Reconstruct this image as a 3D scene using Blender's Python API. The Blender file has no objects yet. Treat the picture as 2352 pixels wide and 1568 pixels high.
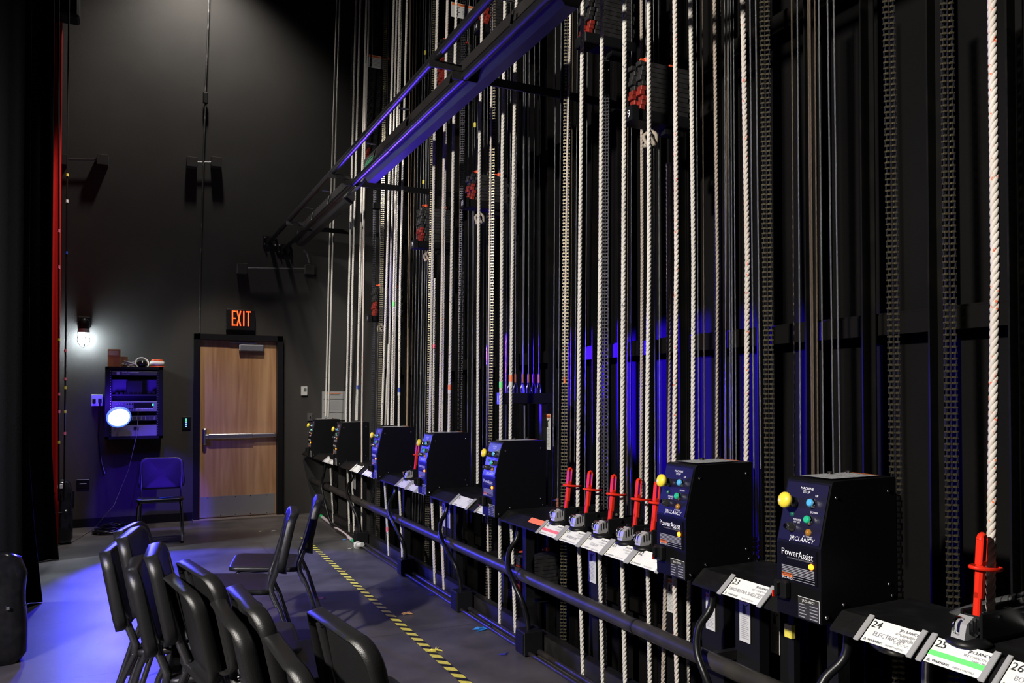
import bpy, math, random
import numpy as np
from mathutils import Vector, Matrix
random.seed(7)
S = bpy.context.scene
COL = S.collection
PI = math.pi
# ------------------------------------------------------------------ camera
YAW, PITCH, ROLL, FPX, PX0, PY0, CH = .44843, .0156, -.00092, 1828.76, 1177.0, 882.87, 1.5
_f = Vector((math.sin(YAW)*math.cos(PITCH), math.cos(YAW)*math.cos(PITCH), math.sin(PITCH)))
_r0 = Vector((math.cos(YAW), -math.sin(YAW), 0)); _u0 = _r0.cross(_f)
_r = math.cos(ROLL)*_r0 + math.sin(ROLL)*_u0; _u = -math.sin(ROLL)*_r0 + math.cos(ROLL)*_u0
cd = bpy.data.cameras.new('camera'); cam = bpy.data.objects.new('camera', cd); COL.objects.link(cam)
m = Matrix.Identity(4)
for i in range(3):
    m[i][0] = _r[i]; m[i][1] = _u[i]; m[i][2] = -_f[i]
m[2][3] = CH
cam.matrix_world = m
cd.sensor_width = 36; cd.lens = FPX/2352*36; cd.clip_start = .05; cd.clip_end = 100
cd.shift_x = -(PX0-1176)/2352; cd.shift_y = (PY0-784)/2352
S.camera = cam
S.view_settings.view_transform = 'Standard'; S.view_settings.look = 'None'
S.view_settings.gamma = 1; S.view_settings.use_curve_mapping = False
S.view_settings.exposure = 0.0
w = bpy.data.worlds.new('world'); S.world = w; w.use_nodes = True
w.node_tree.nodes['Background'].inputs[0].default_value = (.5, .52, .6, 1)
w.node_tree.nodes['Background'].inputs[1].default_value = .003

def at(px, py, x=None, y=None, z=None):
    """the point of the plane x=.. / y=.. / z=.. seen at photo pixel (px, py)"""
    d = _f + (px-PX0)/FPX*_r - (py-PY0)/FPX*_u
    if x is not None: t = x/d.x
    elif y is not None: t = y/d.y
    else: t = (z-CH)/d.z
    return Vector((d.x*t, d.y*t, CH+d.z*t))

def lamp(kind, name, loc, target, energy, color, **k):
    l = bpy.data.lights.new(name, kind); l.energy = energy; l.color = color
    for a, v in k.items(): setattr(l, a, v)
    o = bpy.data.objects.new(name, l); COL.objects.link(o); o.location = loc
    if target is not None:
        o.rotation_euler = (Vector(target)-Vector(loc)).to_track_quat('-Z', 'Y').to_euler()
    return o
D = math.radians
# white stage lights over the stage, aimed at the rail
lamp('SPOT', 'stage_light', (-3.2, 1.0, 3.7), (2.2, 3.9, 1.2), 2200, (1, .94, .86), spot_size=D(86), spot_blend=.7, shadow_soft_size=.12)
lamp('SPOT', 'stage_light_far', (-.45, 6.3, 4.9), (2.25, 8.0, 2.6), 700, (1, .95, .9), spot_size=D(60), spot_blend=.7, shadow_soft_size=.12)
lamp('SPOT', 'stage_light_side', (.7, 7.3, 6.1), (1.12, 10.3, 1.0), 640, (1, .88, .74), spot_size=D(27), spot_blend=.5, shadow_soft_size=.1)
# work light high on the far wall
lamp('SPOT', 'work_light', (.75, 9.75, 7.1), (.5, 10.45, 2.6), 330, (1, .93, .85), spot_size=D(120), spot_blend=.9, shadow_soft_size=.1)
# blue wash over the stage floor
lamp('SPOT', 'blue_wash', (-4.6, 2.2, 5.2), (-.6, 4.6, 0), 900, (.1, .09, 1), spot_size=D(34), spot_blend=.5, shadow_soft_size=.1)
lamp('SPOT', 'blue_wash_far', (-.1, 3.4, 5.2), (.2, 9.5, .8), 3000, (.08, .02, 1), spot_size=D(9.5), spot_blend=.3, shadow_soft_size=.05)
lamp('SPOT', 'far_floor_fill', (-.25, 8.2, 6.0), (-.2, 8.95, 0), 380, (.9, .95, 1), spot_size=D(14), spot_blend=.4, shadow_soft_size=.1)  # unseen spot added to lift the floor near the far wall
lamp('SPOT', 'cool_wash', (-3.8, 7.6, 6.0), (-.9, 7.3, 0), 1800, (.72, .82, 1), spot_size=D(44), spot_blend=.5, shadow_soft_size=.1)

# ------------------------------------------------------------------ materials
MATS = {}
def mat(name, col=(.5, .5, .5), rough=.5, metal=0, emis=None, es=0, spec=.5, bump=None, var=None, coat=0, trans=0):
    if name in MATS: return MATS[name]
    m = bpy.data.materials.new(name); m.use_nodes = True; MATS[name] = m
    nt = m.node_tree; N = nt.nodes; L = nt.links; b = N['Principled BSDF']
    b.inputs['Base Color'].default_value = (*col, 1); b.inputs['Roughness'].default_value = rough
    b.inputs['Metallic'].default_value = metal; b.inputs['Specular IOR Level'].default_value = spec
    b.inputs['Coat Weight'].default_value = coat; b.inputs['Transmission Weight'].default_value = trans
    if emis: b.inputs['Emission Color'].default_value = (*emis, 1); b.inputs['Emission Strength'].default_value = es
    if var or bump:
        tc = N.new('ShaderNodeTexCoord')
    if var:   # (scale, second colour, low, high)
        n = N.new('ShaderNodeTexNoise'); n.inputs['Scale'].default_value = var[0]; n.inputs['Detail'].default_value = 5
        L.new(tc.outputs['Object'], n.inputs['Vector'])
        r = N.new('ShaderNodeValToRGB'); r.color_ramp.elements[0].position = var[2]; r.color_ramp.elements[1].position = var[3]
        r.color_ramp.elements[0].color = (*col, 1); r.color_ramp.elements[1].color = (*var[1], 1)
        L.new(n.outputs['Fac'], r.inputs['Fac']); L.new(r.outputs['Color'], b.inputs['Base Color'])
    if bump:  # (scale, strength)
        n = N.new('ShaderNodeTexNoise'); n.inputs['Scale'].default_value = bump[0]; n.inputs['Detail'].default_value = 4
        L.new(tc.outputs['Object'], n.inputs['Vector'])
        bp = N.new('ShaderNodeBump'); bp.inputs['Strength'].default_value = bump[1]; bp.inputs['Distance'].default_value = .01
        L.new(n.outputs['Fac'], bp.inputs['Height']); L.new(bp.outputs['Normal'], b.inputs['Normal'])
    return m

BLACK = mat('black paint', (.005, .005, .006), .55, spec=.2, bump=(60, .15))
BLACK2 = mat('black satin', (.007, .007, .008), .42, spec=.25)
GLOSS = mat('black gloss plastic', (.008, .008, .009), .16, var=(30, (.012, .012, .013), .4, .7))
SHELL = mat('black moulded plastic', (.010, .010, .0105), .36, bump=(500, .15))
CHROME = mat('chrome', (.62, .62, .65), .12, 1, var=(8, (.45, .45, .48), .4, .7))
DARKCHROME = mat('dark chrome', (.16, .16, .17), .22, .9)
STEEL = mat('brushed steel', (.55, .55, .56), .32, 1, bump=(40, .1))
WIRE = mat('galvanised wire', (.2, .205, .215), .4, .8, bump=(700, .5))
WIREB = mat('bronze wire', (.15, .115, .085), .4, .7, bump=(700, .5))
IRON = mat('dark iron', (.015, .015, .016), .45, .5, var=(20, (.025, .023, .02), .4, .7))
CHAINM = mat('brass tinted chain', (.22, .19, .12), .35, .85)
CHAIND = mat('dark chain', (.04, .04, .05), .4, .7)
WEIGHT = mat('grey counterweight steel', (.04, .04, .041), .55, .4, var=(25, (.02, .019, .018), .4, .65))
CLIPM = mat('clip metal', (.5, .5, .51), .3, .35)
REDW = mat('red painted weight', (.25, .02, .012), .5, var=(30, (.12, .015, .01), .45, .7))
RED = mat('red handle paint', (.68, .025, .01), .4, spec=.15)
WHITE = mat('white card', (.85, .85, .82), .5, var=(14, (.78, .78, .76), .4, .7))
PAPER = mat('off white paper', (.6, .6, .58), .6)
INK = mat('black ink', (.02, .02, .02), .6)
INKG = mat('grey ink', (.33, .33, .34), .6)
LET = mat('white lettering', (.8, .8, .82), .5)
LETG = mat('grey lettering', (.3, .3, .32), .5)
ORANGE = mat('orange label', (.85, .2, .05), .5)
PINK = mat('pink tape', (.9, .18, .25), .5)
GREEN = mat('green tape', (.16, .75, .2), .5)
YEL = mat('yellow plastic', (.85, .66, .05), .35)
YELT = mat('yellow tape', (.8, .7, .1), .5, var=(60, (.55, .46, .06), .5, .75))
BLKT = mat('black tape', (.012, .012, .012), .5)
NAVY = mat('navy panel', (.004, .003, .024), .36, spec=.85)
LABELB = mat('glossy black label', (.004, .004, .006), .4, spec=.15)
AMBER = mat('lit amber lamp', (.9, .3, .02), .3, emis=(1, .22, .01), es=3.5)
AMBERD = mat('unlit amber lens', (.35, .16, .02), .25)
BLUEB = mat('blue button', (.08, .4, .75), .25)
GREENB = mat('green button', (.02, .42, .22), .25)
GREEND = mat('dark green lens', (.01, .12, .08), .25)
KRAFT = mat('kraft cardboard', (.5, .27, .12), .7, var=(20, (.4, .21, .09), .4, .7))
CURT = mat('black velour', (.006, .006, .007), .95, spec=.1, bump=(200, .3))
REDC = mat('red velour', (.55, .012, .01), .9, spec=.2)
COPPER = mat('copper sleeve', (.28, .09, .035), .5, .2)
GREY = mat('grey plastic', (.4, .41, .42), .5)
ORRED = mat('orange red plastic', (.8, .1, .03), .4)
BLUEP = mat('blue feather', (.02, .22, .6), .7)

def wallmat(name, c1, c2, rough=.8, sc=1.2, b=.3, bs=300, sp=.3):
    return mat(name, c1, rough, var=(sc, c2, .35, .65), bump=(bs, b), spec=sp)
WALLM = wallmat('painted charcoal wall', (.036, .034, .032), (.045, .043, .04))
WALLR = wallmat('dark painted block wall', (.006, .006, .0063), (.0085, .008, .008), .95, sp=.02)
GIRT = mat('painted steel girt', (.006, .0055, .005), .8, spec=.05)

def floormat():
    m = mat('black stage deck', (.075, .072, .08), .42); nt = m.node_tree; N = nt.nodes; L = nt.links; b = N['Principled BSDF']
    tc = N.new('ShaderNodeTexCoord')
    n = N.new('ShaderNodeTexNoise'); n.inputs['Scale'].default_value = 1.6; n.inputs['Detail'].default_value = 8; n.inputs['Roughness'].default_value = .65
    L.new(tc.outputs['Object'], n.inputs['Vector'])
    r = N.new('ShaderNodeValToRGB'); e = r.color_ramp.elements
    e[0].position = .3; e[0].color = (.03, .028, .0275, 1); e[1].position = .75; e[1].color = (.13, .118, .114, 1)
    L.new(n.outputs['Fac'], r.inputs['Fac'])
    n2 = N.new('ShaderNodeTexNoise'); n2.inputs['Scale'].default_value = 55; n2.inputs['Detail'].default_value = 3
    L.new(tc.outputs['Object'], n2.inputs['Vector'])
    r2 = N.new('ShaderNodeValToRGB'); r2.color_ramp.elements[0].position = .64; r2.color_ramp.elements[1].position = .74
    L.new(n2.outputs['Fac'], r2.inputs['Fac'])
    mx = N.new('ShaderNodeMix'); mx.data_type = 'RGBA'; mx.inputs['B'].default_value = (.1, .095, .095, 1)
    L.new(r2.outputs['Color'], mx.inputs['Factor']); L.new(r.outputs['Color'], mx.inputs['A'])
    br = N.new('ShaderNodeTexBrick'); br.inputs['Scale'].default_value = 1; br.inputs['Mortar Size'].default_value = .0025
    br.inputs['Brick Width'].default_value = 2.44; br.inputs['Row Height'].default_value = 1.22
    L.new(tc.outputs['Object'], br.inputs['Vector'])
    m2 = N.new('ShaderNodeMix'); m2.data_type = 'RGBA'; m2.inputs['B'].default_value = (.015, .015, .015, 1)
    L.new(br.outputs['Fac'], m2.inputs['Factor']); L.new(mx.outputs['Result'], m2.inputs['A'])
    L.new(m2.outputs['Result'], b.inputs['Base Color'])
    rr = N.new('ShaderNodeMapRange'); rr.inputs['To Min'].default_value = .3; rr.inputs['To Max'].default_value = .55
    L.new(n.outputs['Fac'], rr.inputs['Value']); L.new(rr.outputs['Result'], b.inputs['Roughness'])
    return m
FLOOR = floormat()

def woodmat():
    m = mat('birch door veneer', (.5, .3, .16), .4); nt = m.node_tree; N = nt.nodes; L = nt.links; b = N['Principled BSDF']
    tc = N.new('ShaderNodeTexCoord'); mp = N.new('ShaderNodeMapping'); mp.inputs['Scale'].default_value = (9, 1, .55)
    L.new(tc.outputs['Object'], mp.inputs['Vector'])
    n = N.new('ShaderNodeTexNoise'); n.inputs['Scale'].default_value = 1.6; n.inputs['Detail'].default_value = 9; n.inputs['Distortion'].default_value = .8
    L.new(mp.outputs['Vector'], n.inputs['Vector'])
    r = N.new('ShaderNodeValToRGB'); e = r.color_ramp.elements
    e[0].position = .3; e[0].color = (.36, .185, .085, 1); e[1].position = .7; e[1].color = (.56, .34, .17, 1)
    L.new(n.outputs['Fac'], r.inputs['Fac']); L.new(r.outputs['Color'], b.inputs['Base Color'])
    return m
WOOD = woodmat()

def ropemat(name, c, c2, mark):
    m = mat(name, c, .8, spec=.2); nt = m.node_tree; N = nt.nodes; L = nt.links; b = N['Principled BSDF']
    tc = N.new('ShaderNodeTexCoord')
    n = N.new('ShaderNodeTexNoise'); n.inputs['Scale'].default_value = 3; L.new(tc.outputs['Object'], n.inputs['Vector'])
    r = N.new('ShaderNodeValToRGB'); r.color_ramp.elements[0].color = (*c, 1); r.color_ramp.elements[1].color = (*c2, 1)
    r.color_ramp.elements[0].position = .35; r.color_ramp.elements[1].position = .7
    L.new(n.outputs['Fac'], r.inputs['Fac'])
    n2 = N.new('ShaderNodeTexNoise'); n2.inputs['Scale'].default_value = 75; L.new(tc.outputs['Object'], n2.inputs['Vector'])
    r2 = N.new('ShaderNodeValToRGB'); r2.color_ramp.elements[0].position = .66; r2.color_ramp.elements[1].position = .69
    L.new(n2.outputs['Fac'], r2.inputs['Fac'])
    mx = N.new('ShaderNodeMix'); mx.data_type = 'RGBA'; mx.inputs['B'].default_value = (*mark, 1)
    L.new(r2.outputs['Color'], mx.inputs['Factor']); L.new(r.outputs['Color'], mx.inputs['A']); L.new(mx.outputs['Result'], b.inputs['Base Color'])
    return m
ROPE = ropemat('white rope', (.62, .60, .55), (.52, .49, .44), (.16, .17, .2))
ROPER = ropemat('white rope with red tracer', (.62, .58, .53), (.5, .45, .4), (.75, .17, .08))
ROPET = ropemat('aged tan rope', (.42, .36, .3), (.33, .28, .23), (.2, .16, .13))

# ------------------------------------------------------------------ mesh helpers
BASE = {}
class MB:
    def __init__(s): s.v = []; s.f = []; s.m = []; s.mats = []; s.smooth = []
    def mi(s, m):
        if m not in s.mats: s.mats.append(m)
        return s.mats.index(m)
    def add(s, vs, fs, m, smooth=False, M=None):
        o = len(s.v); k = s.mi(m)
        for p in vs:
            p = Vector(p); s.v.append(tuple(M @ p if M else p))
        for f in fs: s.f.append(tuple(i+o for i in f)); s.m.append(k); s.smooth.append(smooth)
        return s
    def box(s, c, d, m, M=None, bev=0):
        x, y, z = [q/2 for q in d]
        if bev > 0:
            bv = min(bev, x*.9, y*.9, z*.9); vs = []
            for sx in (-1, 1):
                for sy in (-1, 1):
                    for sz in (-1, 1):
                        vs += [(sx*x, sy*(y-bv), sz*(z-bv)), (sx*(x-bv), sy*y, sz*(z-bv)), (sx*(x-bv), sy*(y-bv), sz*z)]
            I = lambda a, b, c_, k: ((a*2+b)*2+c_)*3+k
            fs = []
            for q in (0, 1):
                fs.append([I(q, 0, 0, 0), I(q, 0, 1, 0), I(q, 1, 1, 0), I(q, 1, 0, 0)])
                fs.append([I(0, q, 0, 1), I(0, q, 1, 1), I(1, q, 1, 1), I(1, q, 0, 1)])
                fs.append([I(0, 0, q, 2), I(0, 1, q, 2), I(1, 1, q, 2), I(1, 0, q, 2)])
            for a in (0, 1):
                for b in (0, 1):
                    fs.append([I(a, b, 0, 0), I(a, b, 1, 0), I(a, b, 1, 1), I(a, b, 0, 1)])
                    fs.append([I(a, 0, b, 0), I(a, 1, b, 0), I(a, 1, b, 2), I(a, 0, b, 2)])
                    fs.append([I(0, a, b, 1), I(1, a, b, 1), I(1, a, b, 2), I(0, a, b, 2)])
                    for c_ in (0, 1): fs.append([I(a, b, c_, 0), I(a, b, c_, 1), I(a, b, c_, 2)])
        else:
            vs = [(sx*x, sy*y, sz*z) for sx in (-1, 1) for sy in (-1, 1) for sz in (-1, 1)]
            fs = [(0, 1, 3, 2), (4, 6, 7, 5), (0, 4, 5, 1), (2, 3, 7, 6), (0, 2, 6, 4), (1, 5, 7, 3)]
        T = Matrix.Translation(c)
        return s.add(vs, fs, m, False, (M @ T) if M else T)
    def tube(s, pts, r, m, n=8, caps=True, M=None, flat=1.0):
        pts = [Vector(p) for p in pts]; k = len(pts); vs = []; up = None
        for i, p in enumerate(pts):
            t = (pts[min(i+1, k-1)]-pts[max(i-1, 0)]).normalized()
            if up is None: up = Vector((0, 0, 1)) if abs(t.z) < .9 else Vector((1, 0, 0))
            a = (up - t*up.dot(t)).normalized(); b = t.cross(a); up = a
            rr = r[i] if isinstance(r, (list, tuple)) else r
            for j in range(n):
                an = 2*PI*j/n; vs.append(p + a*math.cos(an)*rr + b*math.sin(an)*rr*flat)
        fs = [(i*n+j, i*n+(j+1) % n, (i+1)*n+(j+1) % n, (i+1)*n+j) for i in range(k-1) for j in range(n)]
        s.add(vs, fs, m, True, M)
        if caps: s.add(vs[:n], [tuple(range(n))][::-1], m, False, M); s.add(vs[-n:], [tuple(range(n))], m, False, M)
        return s
    def lathe(s, prof, m, n=20, M=None, smooth=True):
        vs = [(r*math.cos(2*PI*j/n), r*math.sin(2*PI*j/n), z) for r, z in prof for j in range(n)]
        k = len(prof)
        fs = [(i*n+j, i*n+(j+1) % n, (i+1)*n+(j+1) % n, (i+1)*n+j) for i in range(k-1) for j in range(n)]
        s.add(vs, fs, m, smooth, M)
        s.add(vs[:n], [tuple(range(n))], m, False, M); s.add(vs[-n:], [tuple(range(n))], m, False, M)
        return s
    def prism(s, poly, y0, y1, m, M=None):
        """polygon in x,z swept along y"""
        n = len(poly); vs = [(x, y0, z) for x, z in poly]+[(x, y1, z) for x, z in poly]
        fs = [tuple(range(n)), tuple(range(2*n-1, n-1, -1))]+[(i, i+n, (i+1) % n+n, (i+1) % n) for i in range(n)]
        return s.add(vs, fs, m, False, M)
    def quad(s, o, a, b, m, t=.001):
        """thin plate: corner o, edges a and b, thickness t along a x b"""
        o, a, b = Vector(o), Vector(a), Vector(b); nn = a.cross(b).normalized()*t
        vs = [o, o+a, o+a+b, o+b]; vs = vs+[q+nn for q in vs]
        return s.add(vs, [(3, 2, 1, 0), (4, 5, 6, 7), (0, 1, 5, 4), (1, 2, 6, 5), (2, 3, 7, 6), (3, 0, 4, 7)], m)
    def torus(s, c, R_, r, m, M=None, n=20, k=6):
        pts = [(R_*math.cos(2*PI*i/n), R_*math.sin(2*PI*i/n), 0) for i in range(n+1)]
        T = Matrix.Translation(c); return s.tube(pts, r, m, k, False, (T @ M) if M else T)
    def text(s, t, size, o, a, b, m, align='l', sx=1.0):
        """lettering: baseline start o, reading direction a, up direction b"""
        vs, fs, wd = glyphs(t)
        a, b, o = Vector(a).normalized(), Vector(b).normalized(), Vector(o)
        off = {'l': 0, 'c': -wd/2, 'r': -wd}[align]; nn = a.cross(b)*.0008
        return s.add([o+nn+a*(x+off)*size*sx+b*y*size for x, y in vs], fs, m)
    def build(s, name, parent=None, bev=0, solid=0, subsurf=0):
        me = bpy.data.meshes.new(name); off = BASE.get(parent.name, Vector()) if parent else Vector()
        vs = s.v if off.length == 0 else [(x-off.x, y-off.y, z-off.z) for x, y, z in s.v]
        me.from_pydata(vs, [], s.f); me.polygons.foreach_set('material_index', s.m); me.polygons.foreach_set('use_smooth', s.smooth)
        for q in s.mats: me.materials.append(q)
        me.update(); o = bpy.data.objects.new(name, me); COL.objects.link(o)
        if parent: o.parent = parent; BASE[o.name] = off
        if solid:
            q = o.modifiers.new('s', 'SOLIDIFY'); q.thickness = solid; q.offset = -1
        if subsurf:
            q = o.modifiers.new('d', 'SUBSURF'); q.levels = q.render_levels = subsurf
        return o
_G = {}
def glyphs(t):
    if t in _G: return _G[t]
    c = bpy.data.curves.new('t', 'FONT'); c.body = t; c.size = 1; c.resolution_u = 2
    o = bpy.data.objects.new('t', c); COL.objects.link(o); bpy.context.view_layer.update()
    me = o.to_mesh(); vs = [(v.co.x, v.co.y) for v in me.vertices]; fs = [tuple(p.vertices) for p in me.polygons]
    o.to_mesh_clear(); bpy.data.objects.remove(o); bpy.data.curves.remove(c)
    _G[t] = (vs, fs, max([v[0] for v in vs] or [0])); return _G[t]
def centre(o):
    """put a single mesh thing's origin at its base"""
    me = o.data; vs = np.empty(len(me.vertices)*3); me.vertices.foreach_get('co', vs); v = vs.reshape(-1, 3)
    c = np.array([(v[:, 0].min()+v[:, 0].max())/2, (v[:, 1].min()+v[:, 1].max())/2, v[:, 2].min()])
    me.vertices.foreach_set('co', (v-c).ravel()); me.update(); o.location = c; return o
def tag(o, label=None, cat=None, group=None, kind=None):
    if label: o['label'] = label
    if cat: o['category'] = cat
    if group: o['group'] = group
    if kind: o['kind'] = kind
    return o
def thing(name, label, cat, loc=(0, 0, 0), group=None, kind=None):
    o = bpy.data.objects.new(name, None); COL.objects.link(o); o.location = loc; o.empty_display_size = .1
    BASE[o.name] = Vector(loc); return tag(o, label, cat, group, kind)
def one(mb, name, label, cat, group=None, kind=None, **k):
    return tag(centre(mb.build(name, **k)), label, cat, group, kind)
def kids(o): return [c for c in COL.objects if c.parent == o]
KIDS = {}
def copy_tree(o, parent=None):
    c = o.copy(); COL.objects.link(c)
    if parent: c.parent = parent
    if o.name not in KIDS: KIDS[o.name] = [q for q in COL.objects if q.parent == o]
    for ch in KIDS[o.name]: copy_tree(ch, c)
    return c
def RZ(a): return Matrix.Rotation(a, 4, 'Z')
def MX(loc, rot=(0, 0, 0)):
    from mathutils import Euler
    return Matrix.Translation(loc) @ Euler(rot).to_matrix().to_4x4()

# ------------------------------------------------------------------ the room
YW = 10.45; XW = 3.15
def struct(mb, name, label, cat): return tag(mb.build(name), label, cat, None, 'structure')
struct(MB().box((-2.9, 3.7, -.1), (10.2, 13.5, .2), FLOOR), 'floor', 'black painted stage deck in front of the fly rail', 'floor')
struct(MB().box((2.7, 3.7, -.85), (1.0, 13.5, .1), mat('pit concrete', (.16, .15, .13), .8, var=(2, (.09, .085, .08), .4, .6))), 'floor_pit', 'concrete strip of floor below the rope wall', 'floor')
DX0, DX1, DZ = .775, 1.688, 2.205
wb = MB(); wb.box(((-8+DX0-.06)/2, YW+.1, 4.5), (DX0-.06+8, .2, 11.0), WALLM); wb.box(((DX1+.06+3.3)/2, YW+.1, 4.0), (3.3-DX1-.06, .2, 12.0), WALLM)
wb.box(((DX0+DX1)/2, YW+.1, (DZ+.06+10)/2), (DX1-DX0+.12, .2, 10-DZ-.06), WALLM)
struct(wb, 'wall_back', 'tall charcoal painted wall behind the door and the equipment rack', 'wall')
struct(MB().box((XW+.1, 3.7, 4.5), (.2, 13.5, 11.0), WALLR), 'wall_right', 'dark block wall behind the ropes and guide tracks', 'wall')
struct(MB().box((-2.9, YW-.008, .05), (7.2, .016, .1), BLACK), 'baseboard_back', 'low black baseboard along the far wall left of the door', 'baseboard')
t = MB()
t.box((DX0-.035, YW-.03, DZ/2+.02), (.07, .1, DZ+.1), BLACK2); t.box((DX1+.035, YW-.03, DZ/2+.02), (.07, .1, DZ+.1), BLACK2)
t.box(((DX0+DX1)/2, YW-.03, DZ+.035), (DX1-DX0+.14, .1, .07), BLACK2)
t.box(((DX0+DX1)/2, YW-.1, .008), (DX1-DX0+.16, .16, .016), mat('worn threshold', (.2, .17, .15), .5, .3))
struct(t, 'trim_door', 'black steel door frame with a worn threshold', 'door frame')
dr = thing('door_1', 'wooden exit door with a steel push bar and kick plate', 'door', ((DX0+DX1)/2, YW, 0), kind='structure')
MB().box(((DX0+DX1)/2, YW+.012, DZ/2+.012), (DX1-DX0-.006, .044, DZ-.02), WOOD).build('door_leaf', dr)
t = MB().box(((DX0+DX1)/2, YW-.012, .155), (DX1-DX0-.03, .003, .25), mat('polished kick plate', (.42, .42, .42), .3, .6, bump=(2.5, .6)))
for x in (.1, .25, .42, .6, .8):
    for z in (.045, .265): t.lathe([(.006, 0), (.006, .003)], IRON, 8, MX((DX0+x, YW-.0125, z), (PI/2, 0, 0)))
t.build('kick_plate', dr)
t = MB(); zb = at(560, 1000, y=YW).z
t.box(((DX0+DX1)/2-.1, YW-.06, zb), (.52, .06, .06), STEEL, bev=.008); t.box((DX1-.17, YW-.055, zb), (.3, .045, .05), STEEL, bev=.006)
t.box((DX1-.03, YW-.04, zb), (.02, .06, .06), BLACK2)
pb = t.build('push_bar', dr)
t = MB().box((DX0+.055, YW-.05, zb), (.05, .07, .2), STEEL, bev=.015).box((DX0+.09, YW-.06, zb), (.07, .05, .05), STEEL, bev=.01); t.build('bar_head', pb)
t = MB().box((DX0+.6, YW-.05, DZ-.09), (.29, .07, .08), mat('grey closer housing', (.22, .23, .26), .4, .5), bev=.008)
dc = t.build('door_closer', dr)
MB().box((DX0+.5, YW-.05, DZ-.03), (.32, .02, .014), DARKCHROME).build('closer_arm', dc)

# exit sign
ex = thing('exit_sign', 'black exit sign with lit red letters above the door', 'exit sign', (1.24, YW, 2.32))
t = MB().box((1.245, YW-.045, 2.46), (.34, .08, .26), BLACK2, bev=.006); t.build('housing', ex)
EXL = mat('lit exit letters', (1, .15, .03), .4, emis=(1, .055, .01), es=3.5)
t = MB(); x0 = 1.137; zz = 2.385; H = .185; W_ = .048; yb = YW-.088; th = .014
def bar(x, z, a, b): t.box((x, yb, z), (a, .006, b), EXL)
bar(x0+th/2, zz+H/2, th, H); [bar(x0+.022, zz+q, .044, th) for q in (th/2, H/2, H-th/2)]
for sg in (1, -1): t.box((0, 0, 0), (th, .006, H*1.03), EXL, MX((x0+.082, yb-.0003*sg, zz+H/2), (0, sg*.22, 0)))
bar(x0+.14, zz+H/2, th, H); bar(x0+.195, zz+H/2, th, H); bar(x0+.195, zz+H-th/2, .06, th)
t.build('letters', ex)

# jelly jar wall lamp
j = at(192, 772, y=YW-.16); jt = thing('wall_lamp', 'black caged jar lamp glowing white on the wall above the outlet', 'lamp', (j.x, YW, j.z-.14))
t = MB().box((j.x, YW-.03, j.z+.17), (.13, .06, .13), BLACK2, bev=.01).lathe([(.045, 0), (.06, .02), (.06, .1), (.035, .13)], BLACK2, 16, MX((j.x, j.y, j.z+.07)))
t.box((j.x, YW-.09, j.z+.17), (.05, .1, .05), BLACK2); t.build('body', jt)
MB().lathe([(.058, 0), (.06, .012), (.06, .04), (.056, .05)], mat('grey collar', (.35, .33, .33), .4, .4), 16, MX((j.x, j.y, j.z+.04))).build('collar', jt)
MB().lathe([(.012, -.09), (.035, -.08), (.047, -.05), (.05, 0), (.048, .045)], mat('glowing jar', (1, 1, 1), .4, emis=(.78, .92, 1), es=320), 16, MX((j.x, j.y, j.z))).build('jar', jt)
t = MB()
for k in range(4):
    a = k*PI/2+.3; t.tube([(j.x+math.cos(a)*.06, j.y+math.sin(a)*.06, j.z+.05), (j.x+math.cos(a)*.064, j.y+math.sin(a)*.064, j.z-.06), (j.x+math.cos(a)*.03, j.y+math.sin(a)*.03, j.z-.115), (j.x, j.y, j.z-.125)], .004, BLACK2, 6)
t.torus((j.x, j.y, j.z-.02), .064, .004, BLACK2); t.build('cage', jt)

# equipment rack
RX0, RX1, RZ0, RZ1, RY = -.245, .35, 1.03, 1.845, 9.99
rk = thing('equipment_rack', 'black wall rack with mixer, power strip and patch panels', 'equipment rack', ((RX0+RX1)/2, 10.22, RZ0))
t = MB()
for c, d in [(((RX0+.02), 10.22, (RZ0+RZ1)/2), (.04, .46, RZ1-RZ0)), ((RX1-.02, 10.22, (RZ0+RZ1)/2), (.04, .46, RZ1-RZ0)), (((RX0+RX1)/2, 10.22, RZ1-.015), (RX1-RX0, .46, .03)), (((RX0+RX1)/2, 10.22, RZ0+.015), (RX1-RX0, .46, .03)), (((RX0+RX1)/2, 10.44, (RZ0+RZ1)/2), (RX1-RX0, .02, RZ1-RZ0))]:
    t.box(c, d, BLACK2)
t.build('cabinet', rk)
t = MB()
for sx in (RX0+.055, RX1-.055):
    t.box((sx, RY+.01, (RZ0+RZ1)/2), (.03, .01, RZ1-RZ0-.07), BLACK2)
    for k in range(26): t.box((sx, RY+.004, RZ0+.06+k*.028), (.007, .003, .007), STEEL)
t.build('rack_rail', rk)
RP = mat('rack panel grey', (.16, .16, .18), .45); RPD = mat('rack panel dark', (.04, .04, .05), .4)
xc = (RX0+RX1)/2; wd = RX1-RX0-.13
def unit(name, z0, z1, m, y=RY, label=None):
    o = MB().box((xc, y+.05, (z0+z1)/2), (wd, .1, z1-z0), m, bev=.003).build(name, rk); BASE[o.name] = BASE[rk.name]
    if label: o['label'] = label
    return o
u = unit('power_conditioner', 1.75, 1.795, RPD)
MB().box((RX0+.13, RY-.002, 1.772), (.03, .004, .028), GREY).text('POWER CONDITIONER', .016, (RX0+.17, RY-.001, 1.776), (1, 0, 0), (0, 0, 1), LET).text('RACK SUPPLY', .013, (RX0+.17, RY-.001, 1.758), (1, 0, 0), (0, 0, 1), LETG).build('badge', u)
sh = MB().box((xc, RY+.2, 1.615), (wd, .02, .18), RP).box((xc, RY+.1, 1.525), (wd, .2, .012), RPD); sh = sh.build('shelf', rk)
t = MB().box((xc-.0, RY+.09, 1.61), (.17, .1, .16), BLACK2, bev=.005); t.build('power_supply', sh)
t = MB()
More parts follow.
